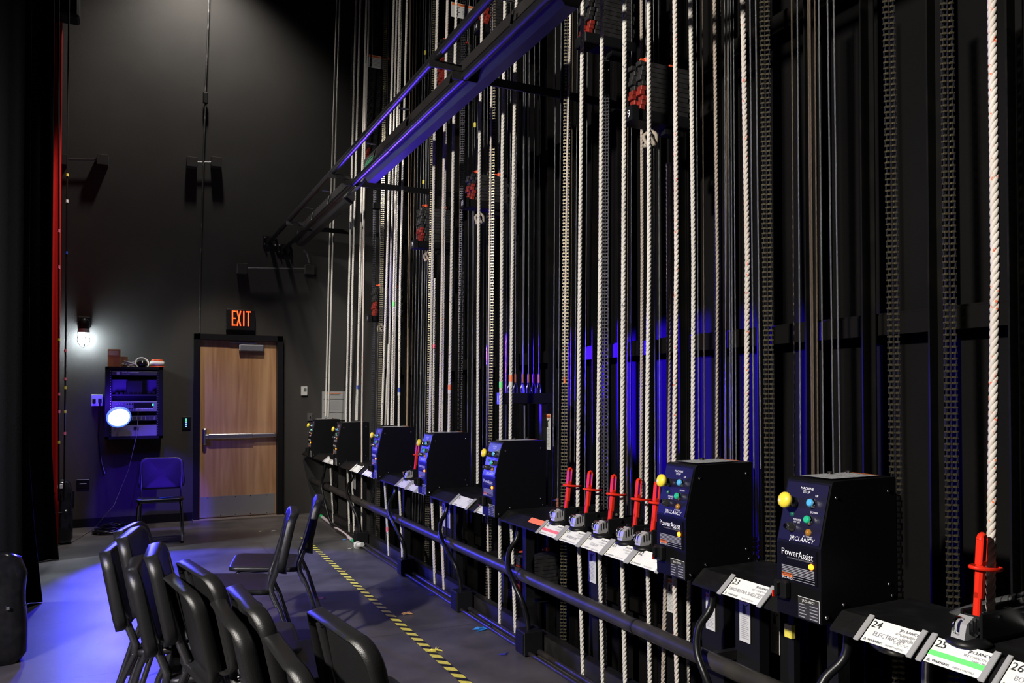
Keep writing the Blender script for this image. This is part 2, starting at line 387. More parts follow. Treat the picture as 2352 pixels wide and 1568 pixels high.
for x in (-.12, -.075, -.03, .02, .07, .12): t.box((xc-.06+x, RY+.05, 1.545), (.035, .04, .03), GLOSS, bev=.004)
for x in (.15, .2): t.box((xc+x, RY+.05, 1.555), (.03, .04, .03), BLACK2)
t.build('power_adapter', sh)
mxr = unit('audio_mixer', 1.34, 1.455, RP, RY-.01)
t = MB()
for r_ in range(2):
    for k in range(8):
        t.lathe([(.009, 0), (.008, .014), (.005, .015)], GLOSS, 10, MX((RX0+.12+k*.026, RY-.0105, 1.425-r_*.05), (PI/2, 0, 0)))
t.build('knob', mxr)
t = MB().box((xc+.09, RY-.011, 1.41), (.2, .003, .06), GLOSS).box((xc+.19, RY-.0135, 1.415), (.012, .003, .022), mat('green display', (0, .3, .1), .4, emis=(.05, 1, .35), es=3))
for k in range(8): t.box((xc+.005+k*.025, RY-.012, 1.368), (.02, .004, .004), LET)
t.text('YAMAHA', .014, (RX0+.08, RY-.0105, 1.443), (1, 0, 0), (0, 0, 1), LETG).build('display', mxr)
u = unit('patch_panel', 1.235, 1.29, RPD)
t = MB().box((xc, RY-.002, 1.287), (wd, .004, .006), GREY)
for k in range(6): t.box((xc-.02+k*.045, RY-.004, 1.262), (.004, .006, .035), GREY)
t.build('cable_guide', u)
u = unit('drawer', 1.06, 1.185, RP)
MB().box((xc+.02, RY-.003, 1.15), (.05, .006, .035), BLACK2).build('drawer_latch', u)
t = MB()
for k, c in enumerate([ORRED, mat('yellow lead', (.7, .5, .05), .5), ORRED, GREY]):
    x = RX0+.13+k*.02; t.tube([(x, RY-.02, 1.37), (x+.01, RY-.05, 1.35), (x-.02, RY-.06, 1.3), (x-.03, RY-.03, 1.25)], .0035, c, 6)
t.build('signal_lead', rk)
# things on the rack
a = at(262, 842, y=10.1)
kb = thing('cardboard_box', 'small brown cardboard box standing on the rack', 'box', (a.x, 10.1, RZ1))
MB().box((a.x, 10.1, RZ1+.1), (.13, .11, .2), KRAFT, bev=.003).build('carton', kb)
MB().box((a.x-.005, 10.044, RZ1+.155), (.1, .002, .05), PAPER).text('GAFF SUPPLY', .013, (a.x-.045, 10.043, RZ1+.16), (1, 0, 0), (0, 0, 1), INKG).build('label_sticker', kb)
MB().box((a.x+.1, 10.16, RZ1+.06), (.08, .08, .12), KRAFT).build('flap', kb)
a = at(304, 838, y=10.08); t = MB()
for k in range(9):
    r_ = .05+.02*random.random(); pts = [(a.x-.03+r_*math.cos(q)*1.2+.03*random.random(), 10.08+r_*.7*math.sin(q), RZ1+.012+.006*k+.012*math.sin(q*2+k)) for q in [i*2*PI/14 for i in range(15)]]
    t.tube(pts, .0045, PAPER if k % 3 == 0 else GREY, 6)
one(t, 'cable_bundle', 'tangled grey and white cable bundle on the rack beside the cardboard box', 'cable')
t = MB().lathe([(.02, 0), (.06, .02), (.065, .05), (.035, .075)], GLOSS, 14, MX((a.x+.1, 10.06, RZ1))).torus((a.x+.1, 10.06, RZ1+.045), .07, .008, WHITE, MX((0, 0, 0), (1.1, .4, 0)))
one(t, 'headset', 'black and white headset lying on the rack next to the tape reel', 'headset')
a = at(361, 835, y=10.1)
t = thing('tape_reel', 'orange reel wound with white tape at the right end of the rack', 'reel', (a.x, 10.1, RZ1))
MB().lathe([(.068, 0), (.078, .004), (.078, .014), (.06, .018), (.06, .07), (.066, .078), (.058, .09), (.02, .092)], ORRED, 20, MX((a.x, 10.1, RZ1))).build('spool', t)
MB().lathe([(.062, 0), (.075, .002), (.075, .048), (.062, .05)], WHITE, 20, MX((a.x, 10.1, RZ1+.02))).build('wound_tape', t)

# blue clip lamp
b = at(273, 958, y=9.62)
aim = (Vector((2.6, 5.4, 1.5))-b).normalized(); aim2 = (aim*.35+Vector((0, -1, -.75))*.75).normalized()
bl = thing('clip_lamp', 'glowing round blue lamp clipped to the front of the rack', 'lamp', tuple(b))
Q = aim2.to_track_quat('Z', 'Y').to_matrix().to_4x4(); T = Matrix.Translation(b) @ Q
MB().lathe([(.03, -.14), (.045, -.12), (.05, -.06), (.11, -.005), (.122, .0), (.118, .004), (.05, -.05)], BLACK2, 24, T).build('reflector', bl)
MB().lathe([(.115, -.012), (.1, .012), (.05, .022), (.005, .024)], mat('glowing blue lens', (.2, .3, 1), .3, emis=(.36, .45, 1), es=6), 24, T).build('lens', bl)
MB().lathe([(.123, -.014), (.123, .006), (.108, .012), (.108, .0)], mat('blue lens rim', (.1, .15, 1), .3, emis=(.05, .12, 1), es=2.5), 24, T).build('lens_rim', bl)
MB().tube([b-aim2*.13, b-aim2*.2+Vector((0, .05, 0)), (b.x+.02, RY-.01, b.z-.02)], .012, BLACK2, 8).box((b.x+.02, RY-.012, b.z-.02), (.05, .02, .07), BLACK2).build('clamp', bl)
lamp('SPOT', 'clip_lamp_beam', tuple(b+aim2*.08), tuple(b+Vector((.3, -1, -.34))), 640, (.035, .03, 1), spot_size=D(60), spot_blend=.12, shadow_soft_size=.1)
lamp('SPOT', 'under_beam_fill', (1.88, 9.0, 1.9), (1.88, 5.0, 3.3), 900, (.08, .03, 1), spot_size=D(34), spot_blend=.5, shadow_soft_size=.05)  # added blue uplight, no fixture; colours the undersides of beams and pipes
lamp('SPOT', 'gallery_run_light', (2.32, 6.3, 1.95), (3.15, 3.95, 1.4), 12000, (.03, .004, 1), spot_size=D(29), spot_blend=.3, shadow_soft_size=.03)
lamp('SPOT', 'rack_glow_fill', tuple(b+Vector((-.05, -.3, .1))), (.06, 10.0, 1.25), 45, (.07, .02, 1), spot_size=D(95), spot_blend=.7, shadow_soft_size=.1)  # added spot before the lamp, stands in for its blue halo on the rack
pts = [at(318, 940, y=RY-.03), at(314, 1000, y=9.7), at(295, 1080, y=9.6), at(262, 1160, y=9.4), at(215, 1215, y=9.2)]+[at(170, 1243, z=.008), at(110, 1256, z=.008), at(60, 1262, z=.008)]
one(MB().tube(pts, .003, mat('grey cable', (.05, .05, .05), .5), 6), 'data_cable', 'thin grey cable drooping from the mixer down to the floor', 'cable')

# wall plates
def plate(px0, py0, px1, py1, name, label, cat, m=BLACK2, y=YW, d=.015):
    A = at(px0, py0, y=y-d); B = at(px1, py1, y=y-d); c = (A+B)/2
    th_ = thing(name, label, cat, (c.x, y, B.z))
    MB().box((c.x, y-d/2, c.z), (B.x-A.x, d, A.z-B.z), m, bev=.002).build('plate', th_); return th_, A, B, c
o, A, B, c = plate(210, 906, 236, 932, 'outlet_plate', 'grey metal double outlet with two black plugs left of the rack', 'outlet', mat('grey metal plate', (.5, .55, .6), .35, .5), d=.03)
for dx in (-.03, .03):
    MB().box((c.x+dx, YW-.05, c.z-.01), (.035, .04, .06), GLOSS, bev=.008).build('plug', o)
a0 = Vector((c.x+.03, YW-.07, c.z-.03))
one(MB().tube([a0, at(229, 960, y=YW-.05), at(226, 1000, y=YW-.03), at(229, 1040, y=YW-.03), at(232, 1062, y=YW-.04), at(239, 1088, y=YW-.03)], .007, BLACK2, 6), 'power_cord', 'black power cord hanging from the outlet down the wall', 'cable')
one(MB().tube([at(231, 1045, y=YW-.02), at(234, 1065, y=YW-.03), at(241, 1087, y=YW-.02)], .004, LET, 6), 'cable_tail', 'short white loose cable end below the power cord', 'cable')
o, A, B, c = plate(176, 1101, 205, 1120, 'wall_inlet', 'wide black wall plate with a small white slot low on the wall', 'wall plate')
MB().box((c.x, YW-.0165, A.z-.004), (B.x-A.x, .006, .006), GREY).build('lid_edge', o); MB().box((c.x, YW-.017, c.z+.0), (.07, .004, .008), LET).build('slot', o)
o, A, B, c = plate(152, 1128, 171, 1158, 'wall_socket', 'small black socket plate low on the wall beside the standing case', 'socket')
for dz in (-.03, .03): MB().lathe([(.02, 0), (.02, .004)], DARKCHROME, 12, MX((c.x, YW-.0155, c.z+dz), (PI/2, 0, 0))).build('socket_face', o)
o, A, B, c = plate(418, 957, 438, 986, 'keypad', 'black lighting keypad with a column of green and blue lights beside the door', 'keypad')
for k in range(5):
    MB().box((c.x-.002, YW-.017, c.z+.05-k*.022), (.014, .004, .007), mat('green led' if k < 2 else 'blue led', (0, .2, .1), .4, emis=((.05, 1, .3) if k < 2 else (.1, .25, 1)), es=5)).build('indicator_light', o)
o, A, B, c = plate(692, 887, 706, 908, 'thermostat', 'small white thermostat on the wall right of the door', 'thermostat', mat('thermostat white', (.6, .6, .58), .5), d=.025)
MB().box((c.x+.01, YW-.027, c.z+.015), (.035, .004, .04), mat('lcd', (.12, .15, .13), .3)).build('screen', o)
o, A, B, c = plate(706, 949, 718, 966, 'light_switch', 'steel toggle switch plate just left of the farthest control box', 'switch', mat('dull steel plate', (.2, .2, .2), .4, .6))
MB().box((c.x, YW-.02, c.z), (.012, .02, .022), IRON).build('toggle', o)
o, A, B, c = plate(740, 899, 793, 964, 'warning_placard', 'white printed rigging instructions placard on the far wall behind the ropes', 'sign', mat('placard', (.34, .34, .33), .5))
t = MB().box((c.x, YW-.017, A.z-.022), ((B.x-A.x)*.6, .002, .012), ORANGE).box((c.x, YW-.017, A.z-.1), ((B.x-A.x)*.88, .002, .009), INK).box((c.x, YW-.017, B.z+.1), ((B.x-A.x)*.88, .002, .006), INK)
for k in range(9): t.box((c.x-.02+.01*(k % 2), YW-.017, A.z-.13-k*.013), ((B.x-A.x)*(.62+.1*(k % 3)/2), .002, .004), INKG)
t.text('WARNING', .03, (c.x, YW-.017, A.z-.05), (1, 0, 0), (0, 0, 1), INK, 'c').build('print', o)
# junction boxes and conduits high on the wall
def conduit(boxes, pipe, label, extra=None):
    cx = at(*pipe[0], y=YW-.04); o = thing('junction_conduit', label, 'conduit', (cx.x, YW, cx.z))
    for (px, py) in boxes:
        c = at(px, py, y=YW-.04); MB().box((c.x, YW-.05, c.z), (.12, .1, .12), WALLM, bev=.004).build('junction_box', o)
    p = [at(*q, y=YW-.06) for q in pipe]; MB().tube([(q.x, YW-.06, q.z) for q in p], .01, mat('painted conduit', (.13, .13, .13), .35, .5), 8).build('conduit_pipe', o)
    if extra: MB().tube([at(*q, y=YW-.08) for q in extra], .012, mat('painted conduit'), 8).build('flexible_conduit', o)
conduit([(141, 368), (236, 369)], [(147, 366), (226, 367)], 'short dark conduit between two junction boxes, nearest the red curtain')
conduit([(441, 374), (496, 374)], [(451, 373), (487, 373)], 'pair of black junction boxes joined by a short conduit behind the hanging cable')
conduit([(556, 617), (710, 620)], [(566, 616), (702, 617)], 'long horizontal conduit between junction boxes above the door', [(697, 574), (706, 583), (711, 604)])
pts = [at(481, -40, y=YW-.07), at(478, 60, y=YW-.07), at(474, 160, y=YW-.07), at(471, 215, y=YW-.07), at(472, 240, y=YW-.07), at(468, 340, y=YW-.07), at(465, 450, y=YW-.07), at(461, 600, y=YW-.05), at(459, 765, y=YW-.03)]
hc = thing('hanging_cable', 'long black cable hanging down the middle of the far wall', 'cable', tuple(pts[-1]))
MB().tube(pts, .010, mat('worn black cable', (.03, .03, .03), .6, var=(12, (.16, .15, .15), .55, .75)), 6).build('cable_run', hc)
MB().box(tuple(at(472, 225, y=YW-.07)), (.06, .04, .14), IRON, bev=.01).build('clamp', hc)

# ------------------------------------------------------------------ drapes at the left
def drape(xe, y, name, label, m, wdt=2.6, flare=.0, amp=.06, z1=8.5, ph=0):
    v = []; f = []; nx, nz = 70, 16
    for i in range(nx+1):
        for k in range(nz+1):
            u = i/nx; z = z1*k/nz; fl = flare*max(0, 1-z/1.3)**1.5
            x = xe+fl*(1-u*3 if u < .33 else 0)-u*wdt
            v.append((x, y+amp*math.sin(u*nx*.9+ph+.2*math.sin(z))*(1 if u > .02 else .2), z+.006))
    f = [(i*(nz+1)+k, (i+1)*(nz+1)+k, (i+1)*(nz+1)+k+1, i*(nz+1)+k+1) for i in range(nx) for k in range(nz)]
    return one(MB().add(v, f, m, True), name, label, 'curtain', solid=.012)
drape(at(116, 1200, y=8.45).x, 8.45, 'black_curtain', 'farthest black velour leg curtain, just in front of the red curtain', CURT, flare=.07)
drape(at(62, 1300, y=6.76).x, 6.76, 'black_curtain', 'middle black leg curtain with its hem flaring onto the floor', CURT, flare=.1, ph=1)
drape(at(52, 1400, y=5.75).x-.0, 5.6, 'black_curtain', 'nearest black leg curtain at the left edge, behind the larger dark case', CURT, flare=.02, ph=2)
drape(at(137, 900, y=9.3).x, 9.3, 'red_curtain', 'narrow strip of red velour curtain beside the far wall', REDC, amp=.05)
lamp('SPOT', 'curtain_fill', (.1, 8.3, 6.2), (-.8, 9.3, 2.4), 700, (1, .85, .75), spot_size=D(26), spot_blend=.7, shadow_soft_size=.1)  # unseen spot added to brighten the red curtain strip
for k, (px, yy, lab, marks) in enumerate([(147, 9.0, 'thin black hand line with coloured tape marks right of the red curtain', [(461, LET), (805, PINK), (870, PINK), (890, YELT), (945, YELT), (580, mat('blue tape', (.02, .06, .4), .5)), (995, PINK), (401, YELT)]), (135, 8.9, 'thin black hand line with tape marks against the red curtain', [(530, PINK), (780, YELT), (945, PINK), (905, PINK), (1015, YELT), (613, PINK)])]):
    o = thing('tieline', lab, 'rope', tuple(at(px, 1250, y=yy)))
    a, b_ = at(px+12 if k == 0 else px+0, -60, y=yy), at(px, 1150, y=yy); a.y = b_.y = yy
    MB().tube([a, b_], .008, BLACK2, 6).build('line', o)
    for (py, mm) in marks:
        q = (at(px, py, y=yy).z-b_.z)/(a.z-b_.z); p = b_.lerp(a, q); MB().tube([p-Vector((0, 0, .014)), p+Vector((0, 0, .014))], .013, mm, 8).build('tape_mark', o)
p = at(150, 15, y=9.2)
o = thing('hanging_speaker', 'black loudspeaker hanging above the red curtain at the top left', 'loudspeaker', (p.x, 9.2, p.z-.13))
MB().box((p.x, 9.2, p.z+.12), (.26, .24, .5), BLACK2, bev=.02).build('cabinet', o); MB().box((p.x, 9.07, p.z+.12), (.22, .01, .44), CURT).build('grille', o)

# instrument cases
def case(c, y, h, wd_, label, sticker):
    o = thing('instrument_case', label, 'instrument case', (c, y, 0))
    prof = [(.0, -.5), (.8, -.5), (1, -.42), (1, -.15), (.93, .05), (.93, .15), (.98, .3), (.8, .44), (.4, .5), (0, .5)]
    v = []; n = 16; k = len(prof)
    for r_, z in prof:
        for i in range(n):
            a_ = 2*PI*i/n; ca, sa = math.cos(a_), math.sin(a_)
            v.append((c+max(r_, .01)*wd_/2*math.copysign(abs(ca)**.6, ca), y+max(r_, .01)*.11*math.copysign(abs(sa)**.6, sa), (z+.5)*h))
    f = [(i*n+j_, i*n+(j_+1) % n, (i+1)*n+(j_+1) % n, (i+1)*n+j_) for i in range(k-1) for j_ in range(n)]
    f += [tuple(range(n)), tuple(range((k-1)*n, k*n))]
    MB().add(v, f, GLOSS, True).build('shell', o)
    t = MB()
    for z in (.55, .58): t.box((c-wd_*.2+wd_*.45*(z > .56), y-.113, z*h*.9), (.02, .012, .02), STEEL, bev=.003)
    t.box((c+.01, y-.113, h*.8), (.012, .012, .05), DARKCHROME); t.build('latch', o)
    MB().tube([(c-wd_*.5, y-.05, h*.5), (c, y-.116, h*.5), (c+wd_*.5, y-.05, h*.52)], .004, IRON, 6).build('seam_band', o)
    if sticker: MB().box((c, y-.1, h*.9), (.045, .02, .04), LET).build('sticker', o)
a = at(139, 1248, z=0); case(a.x, a.y, .66, .22, 'dark glossy instrument case standing against the far black curtain, with a white sticker', True)
a = at(18, 1470, z=0); case(a.x-.02, 5.35, .62, .34, 'larger black instrument case at the left edge in front of the curtains', False)

# coil of black cable
a = at(262, 1222, z=0); t = MB()
for k in range(12):
    R_ = .17-.009*k+.02*random.random(); ox, oy = random.uniform(-.03, .03), random.uniform(-.03, .03)
    t.tube([(a.x+ox+R_*1.15*math.cos(q), a.y+oy+R_*math.sin(q), .012+.008*k+.008*math.sin(3*q+k)) for q in [i*2*PI/26 for i in range(27)]], .008, GLOSS, 6, False)
one(t, 'cable_coil', 'coil of thick black cable on the floor beside the wall', 'cable')

# ------------------------------------------------------------------ chairs
def rrect(w_, h_, r, n=6):
    pts = []
    for cx, cy, a0 in ((w_/2-r, h_/2-r, 0), (-w_/2+r, h_/2-r, PI/2), (-w_/2+r, -h_/2+r, PI), (w_/2-r, -h_/2+r, 1.5*PI)):
        for i in range(n+1): a_ = a0+i*PI/2/n; pts.append((cx+r*math.cos(a_), cy+r*math.sin(a_)))
    return pts
def shell(w_, h_, r, dep, fl, m, taper=0.0, flm=None):
    """moulded shell in the x,y plane, face up (+z), rim turned down by fl; dep = dish depth"""
    out = rrect(w_, h_, r); n = len(out); v = [(0, 0, -dep)]; f = []
    rings = [(.35, 0), (.7, 0), (.9, 0), (.97, -.001), (1, -.008), (1.006, -fl*.6), (1.0, -fl)]
    for s_, dz in rings:
        for x, y in out:
            yy = y*s_; xx = x*s_*(1-taper*(yy/h_)); z = dz - dep*max(0, 1-(xx/(w_/2))**2)*(1 if s_ < .95 else 1)
            v.append((xx, yy, z))
    for j_ in range(n): f.append((0, 1+j_, 1+(j_+1) % n))
    for k in range(len(rings)-1):
        for j_ in range(n): f.append((1+k*n+j_, 1+(k+1)*n+j_, 1+(k+1)*n+(j_+1) % n, 1+k*n+(j_+1) % n))
    return v, f
def make_chair():
    """local: sitter faces -y; origin on the floor under the seat"""
    o = thing('stacking_chair', 'x', 'chair')
    v, f = shell(.45, .42, .06, .012, .03, SHELL)
    MB().add(v, f, SHELL, True, MX((0, -.02, .455), (-.06, 0, 0))).build('seat', o, solid=.005)
    v, f = shell(.45, .34, .075, .03, .05, SHELL, .12)
    B = MX((0, .24, .69), (PI/2-.2, 0, 0)); MB().add(v, f, SHELL, True, B).build('backrest', o, solid=.005)
    t = MB()
    for sx in (-1, 1):
        for yy in (.11, -.11): MB().lathe([(.008, 0), (.008, .006)], CHROME, 8, B @ MX((sx*.185, yy, -.03))).build('rivet', o)

    for sx in (-1, 1):
        x = sx*.195
        t = MB().tube([(x*.98, .285, .80), (x, .25, .66), (x, .215, .54), (x, .185, .46), (x, .19, .41), (x*1.02, .22, .34)], .0125, DARKCHROME, 8, flat=1.3)
        t.build('back_upright', o)
        t = MB().tube([(x*1.02, .19, .42), (x*1.04, .235, .32), (x*1.1, .33, .015)], .0125, DARKCHROME, 8).lathe([(.016, 0), (.016, .02)], BLACK2, 10, MX((x*1.1, .332, 0)))
        t.build('rear_leg', o)
        t = MB().tube([(x, .17, .43), (x, -.16, .425), (x*1.0, -.19, .41), (x*1.05, -.2, .38), (x*1.1, -.215, .015)], .0125, CHROME, 8).lathe([(.016, 0), (.016, .02)], BLACK2, 10, MX((x*1.1, -.215, 0)))
        t.build('front_leg', o)
    for yy in (.16, -.13): MB().tube([(-.2, yy, .42), (.2, yy, .42)], .011, DARKCHROME, 8).build('cross_bar', o)
    return o
ch0 = make_chair()
# seen position of the back's top edge (x, y), heading of the sitter from +x in degrees, lift when nested on another chair
CHAIRS = [(.037, 4.47, -16, 0, 'rearmost black chair of the left row, standing singly'),
      (-.02, 3.93, -11, 0, 'lower chair of the farthest nested pair, leftmost back of the left row'),
      (.045, 3.86, -11, .065, 'upper chair of the farthest nested pair in the left row, blue light on top'),
      (.063, 3.49, -5, 0, 'lower chair of the second nested pair from the back in the left row'),
      (.127, 3.39, -5, .065, 'upper chair of the second nested pair from the back in the left row'),
      (.197, 3.06, 9, 0, 'lower chair of the middle nested pair in the row of black chairs'),
      (.246, 2.97, 11, .065, 'upper chair of the middle nested pair in the row of black chairs'),
      (.308, 2.58, 3, 0, 'lower chair of the nested pair just left of the nearest pair'),
      (.348, 2.48, 4, .065, 'upper chair of the nested pair just left of the nearest pair'),
      (.40, 2.14, 2, 0, 'lower chair of the nearest nested pair, cut off by the bottom edge'),
      (.527, 2.09, 7, .065, 'nearest black chair, upper of the nearest pair, beside the striped tape')]
first = True
def put_chair(x, y, rz, lift, label, group):
    global first
    o = ch0 if first else copy_tree(ch0); first = False
    o.location = (x, y, lift); o.rotation_euler = (0, 0, rz); o['label'] = label; o['group'] = group
    return o
for x, y, hd, lift, lab in CHAIRS:
    h_ = D(hd); fx, fy = math.cos(h_), math.sin(h_)
    put_chair(x+fx*.275, y+fy*.275, h_+PI/2, lift, lab, 'black stacking chairs in the left row')
for x, y, hd, lab in [(.83, 4.74, 171, 'nearer of the two black chairs side by side facing the left row'), (1.09, 5.26, 168, 'farther of the two black chairs side by side, next to the striped tape')]:
    h_ = D(hd); put_chair(x+math.cos(h_)*.275, y+math.sin(h_)*.275, h_+PI/2, 0, lab, 'two chairs facing the left row')
wc = put_chair(.30, 9.13, -.07, 0, 'black chair standing alone against the far wall beside the door', 'chair at the wall')
a = at(380, 1143, z=.462)
one(MB().tube([(a.x-.06, a.y-.03, .463), (a.x+.07, a.y+.04, .463)], .006, mat('blue pen', (.03, .08, .8), .3), 8), 'pen', 'blue pen lying on the seat of the chair at the wall', 'pen')

# ------------------------------------------------------------------ floor tape, tube and debris
t = MB(); a = at(697, 1235, z=0); b_ = at(1070, 1568, z=0); n = 60; dirv = (b_-a).normalized(); L_ = .118; nv = Vector((-dirv.y, dirv.x, 0))
for k in range(64):
    p = a+dirv*(k*L_*1.0) - dirv*.0; sk = dirv*.022
    for (q, w2, m_) in ((0, .064, YELT), (.064, .054, BLKT)):
        s0 = p+dirv*q; e0 = s0+dirv*w2
        t.add([s0-nv*.027-sk+Vector((0, 0, .003)), e0-nv*.027-sk+Vector((0, 0, .003)), e0+nv*.027+sk+Vector((0, 0, .003)), s0+nv*.027+sk+Vector((0, 0, .003))], [(0, 1, 2, 3)], m_)
one(t, 'hazard_tape', 'yellow and black striped tape line along the stage floor', 'tape')
a = at(739, 1186, z=.02); b_ = at(813, 1243, z=.02)
o = thing('tube_light', 'white plastic tube with green end caps lying against the kick rail', 'tube', (a.x, a.y, 0))
MB().tube([a, b_], .018, mat('milky tube', (.6, .5, .52), .35), 12).build('tube', o)
d_ = (b_-a).normalized()
for p in (a, b_): MB().tube([p-d_*.05, p+d_*.05], .0215, mat('green cap', (.02, .4, .13), .4), 12).build('end_cap', o)
q = at(821, 1252, z=.03); t = MB().tube([b_+d_*.06, q+Vector((.0, 0, .0)), q+Vector((.03, -.08, .02))], .024, PAPER, 10).torus(tuple(q), .03, .012, PAPER, MX((0, 0, 0), (PI/2, 0, .3))).build('taped_plug', o)
SCR = [((1115, 1443), 'turquoise feather scrap beside the kick rail', BLUEP, .09), ((997, 1365), 'dark blue feather scrap near the kick rail', mat('dark blue fluff', (.02, .02, .45), .8), .05), ((1160, 1502), 'small blue ribbon scrap at the foot of the kick rail', mat('dark blue fluff'), .04),
       ((741, 1373), 'pink curled ribbon scrap left of the striped tape', PINK, .04), ((600, 1220), 'small white paper scrap on the floor in front of the door', WHITE, .03), ((629, 1219), 'white paper scrap right of the other one in front of the door', WHITE, .035),
       ((718, 1359), 'tiny red scrap left of the striped tape', ORRED, .018), ((712, 1209), 'small red scrap near the end of the green capped tube', PINK, .03), ((793, 1239), 'small turquoise scrap beside the white tube', BLUEP, .03),
       ((806, 1259), 'white crumpled scrap in front of the white tube end', WHITE, .03), ((937, 1408), 'tan straw lying right of the striped tape', KRAFT, .05), ((792, 1311), 'tan twig scrap on the floor beside the tape', KRAFT, .04),
       ((1002, 1492), 'yellow tape scrap sticking off the striped line', YELT, .05), ((555, 1325), 'tiny white fleck on the floor between the chairs', WHITE, .012), ((262, 1259), 'two white flecks on the floor left of the rearmost chair', WHITE, .02)]
for (px, py), lab, m_, sz in SCR:
    a = at(px, py, z=.006); t = MB(); n = 5 if sz > .045 else 2
    for k in range(n):
        an = k*2.3+.6; q = Vector((math.cos(an), math.sin(an), 0)); p = Vector((-q.y, q.x, 0))
        c = a; t.add([c-p*sz*.15, c+q*sz*.6+Vector((0, 0, sz*.18)), c+q*sz+p*sz*.1, c+p*sz*.2, c+Vector((0, 0, .004))], [(0, 1, 4), (1, 2, 4), (2, 3, 4), (3, 0, 4), (0, 3, 2, 1)], m_)
    one(t, 'floor_scrap', lab, 'scrap')

# ------------------------------------------------------------------ fly rail: kick rail, guard pipe, conduits
XT = 2.19
kr = MB().box((XT+.01, 4.9, .055), (.02, 11.0, .11), mat('scuffed kick rail', (.015, .014, .014), .45, .2, var=(9, (.03, .028, .026), .45, .7))).box((XT+.025, 4.9, .108), (.05, 11.0, .006), IRON)
one(kr, 'kick_rail', 'low black steel kick rail along the foot of the rope wall', 'rail')
XG = 2.13; zg = .432; gp = thing('guard_pipe', 'long round grey guard pipe running in front of the ropes at knee height', 'rail', (XG, 5, zg))
PIPEM = mat('dusty grey pipe', (.035, .032, .031), .4, .3, var=(10, (.06, .055, .05), .4, .7))
MB().tube([(XG, -.3, zg), (XG, 10.44, zg)], .035, PIPEM, 16).build('pipe', gp)
for y in (9.3, 7.9, 6.55, 5.55, 4.3, 3.1): MB().tube([(XG, y-.006, zg), (XG, y+.006, zg)], .037, IRON, 16).build('coupling_seam', gp)
for y in (9.9, 7.2, 4.95, 2.6): MB().box((XG+.09, y, zg), (.18, .03, .04), IRON).box((XG+.19, y, zg/2+.05), (.03, .04, zg-.1), IRON).build('bracket', gp)
COND = mat('black conduit', (.008, .008, .009), .35, .3)
for X_, r_, lab, y0 in [(2.09, .012, 'thin floor conduit running along the kick rail, nearer the tape', 8.9), (2.155, .018, 'thicker floor conduit tight against the kick rail', 9.3)]:
    one(MB().tube([(X_, y0, .02), (X_, 7.0, .022), (X_, 4, .02), (X_, -.3, .02)], r_, mat('scuffed conduit', (.03, .027, .03), .35, .4, var=(7, (.06, .05, .045), .45, .7)), 10), 'floor_conduit', lab, 'conduit')

# power assist boxes ---------------------------------------------------------
BXS = []   # far y edge at the face
for px in (718, 776, 866, 975, 1125, 1530, 1808):
    ratio = math.tan(math.atan((px-PX0)/FPX)+YAW); BXS.append(2.03/ratio)
NAMES = ['farthest of the seven black control boxes, beside the light switch', 'second control box from the far wall, with the next chain behind it', 'third control box from the far wall, blue lit panel',
         'fourth control box from the far wall, blue lit panel and a red handle beside it', 'control box beside the orange tag, brightly blue lit panel, middle of the row', 'control box between rail cards 22 and 23, second nearest', 'nearest and largest black control box, right of card 23']
FX = 1.98; BZ = .775
pbx = thing('control_box', NAMES[-1], 'control box', (0, 0, 0), 'rope assist control boxes')
prof = [(0, 0), (0, .24), (.052, .445), (.062, .452), (.34, .456), (.345, .45), (.345, .012), (.335, 0)]
t = MB().prism(prof, -.095, .095, mat('black box enamel', (.003, .003, .0035), .42, spec=.25, bump=(250, .1)))
sh_ = t.build('housing', pbx)
for x, z in ((.07, .40), (.31, .41), (.10, .055), (.115, .028), (.31, .10), (.325, .06)): MB().lathe([(.006, 0), (.005, .003), (.001, .0045)], CHROME, 10, MX((x, -.095, z), (PI/2, 0, 0))).build('screw', pbx)
MB().lathe([(.008, 0), (.007, .004), (.001, .006)], CHROME, 10, MX((.025, -.095, .022), (PI/2, 0, 0))).build('screw', pbx)
for x in (.2, .29): MB().lathe([(.01, 0), (.01, .012), (.004, .014)], IRON, 8, MX((x, .05, .455))).build('screw', pbx)

# frames on the two faces
sd = Vector((.052, 0, .205)).normalized(); RD = Vector((0, -1, 0)); UPV = Vector((0, 0, 1))
def PS(u, v): return Vector((0, 0, .24))+RD*u+sd*v+Vector((-.0015, 0, .0004))      # slanted panel, u right, v up from the bend
def PF(u, v): return Vector((-.0015, 0, 0))+RD*u+UPV*v
pn = MB().quad(PS(-.088, .008), RD*.176, sd*.196, NAVY, .002).build('control_panel', pbx)
N_ = RD.cross(sd)
if N_.x > 0: N_ = -N_
def onp(u, v, prof_, m_, n=18):
    q = N_.to_track_quat('Z', 'Y').to_matrix().to_4x4(); return MB().lathe(prof_, m_, n, Matrix.Translation(PS(u, v)+N_*.001) @ q)
def onpa(t_, u, v, prof_, m_, n=18):
    q = N_.to_track_quat('Z', 'Y').to_matrix().to_4x4(); return t_.lathe(prof_, m_, n, Matrix.Translation(PS(u, v)+N_*.001) @ q)
t = onp(-.045, .135, [(.017, 0), (.017, .022), (.011, .024), (.011, .034)], DARKCHROME); t.build('stop_collar', pn)
t = onp(-.045, .135, [(.012, .03), (.024, .036), (.027, .044), (.025, .052), (.014, .058), (.002, .059)], YEL); t.build('stop_button', pn)
t = onp(.036, .14, [(.016, 0), (.016, .014), (.0135, .016)], CHROME); t.build('up_bezel', pn)
t = onp(.036, .14, [(.0125, .013), (.0125, .021), (.009, .023)], BLUEB); t.build('up_button', pn)
t = onp(.036, .085, [(.016, 0), (.016, .014), (.0135, .016)], CHROME); t.build('down_bezel', pn)
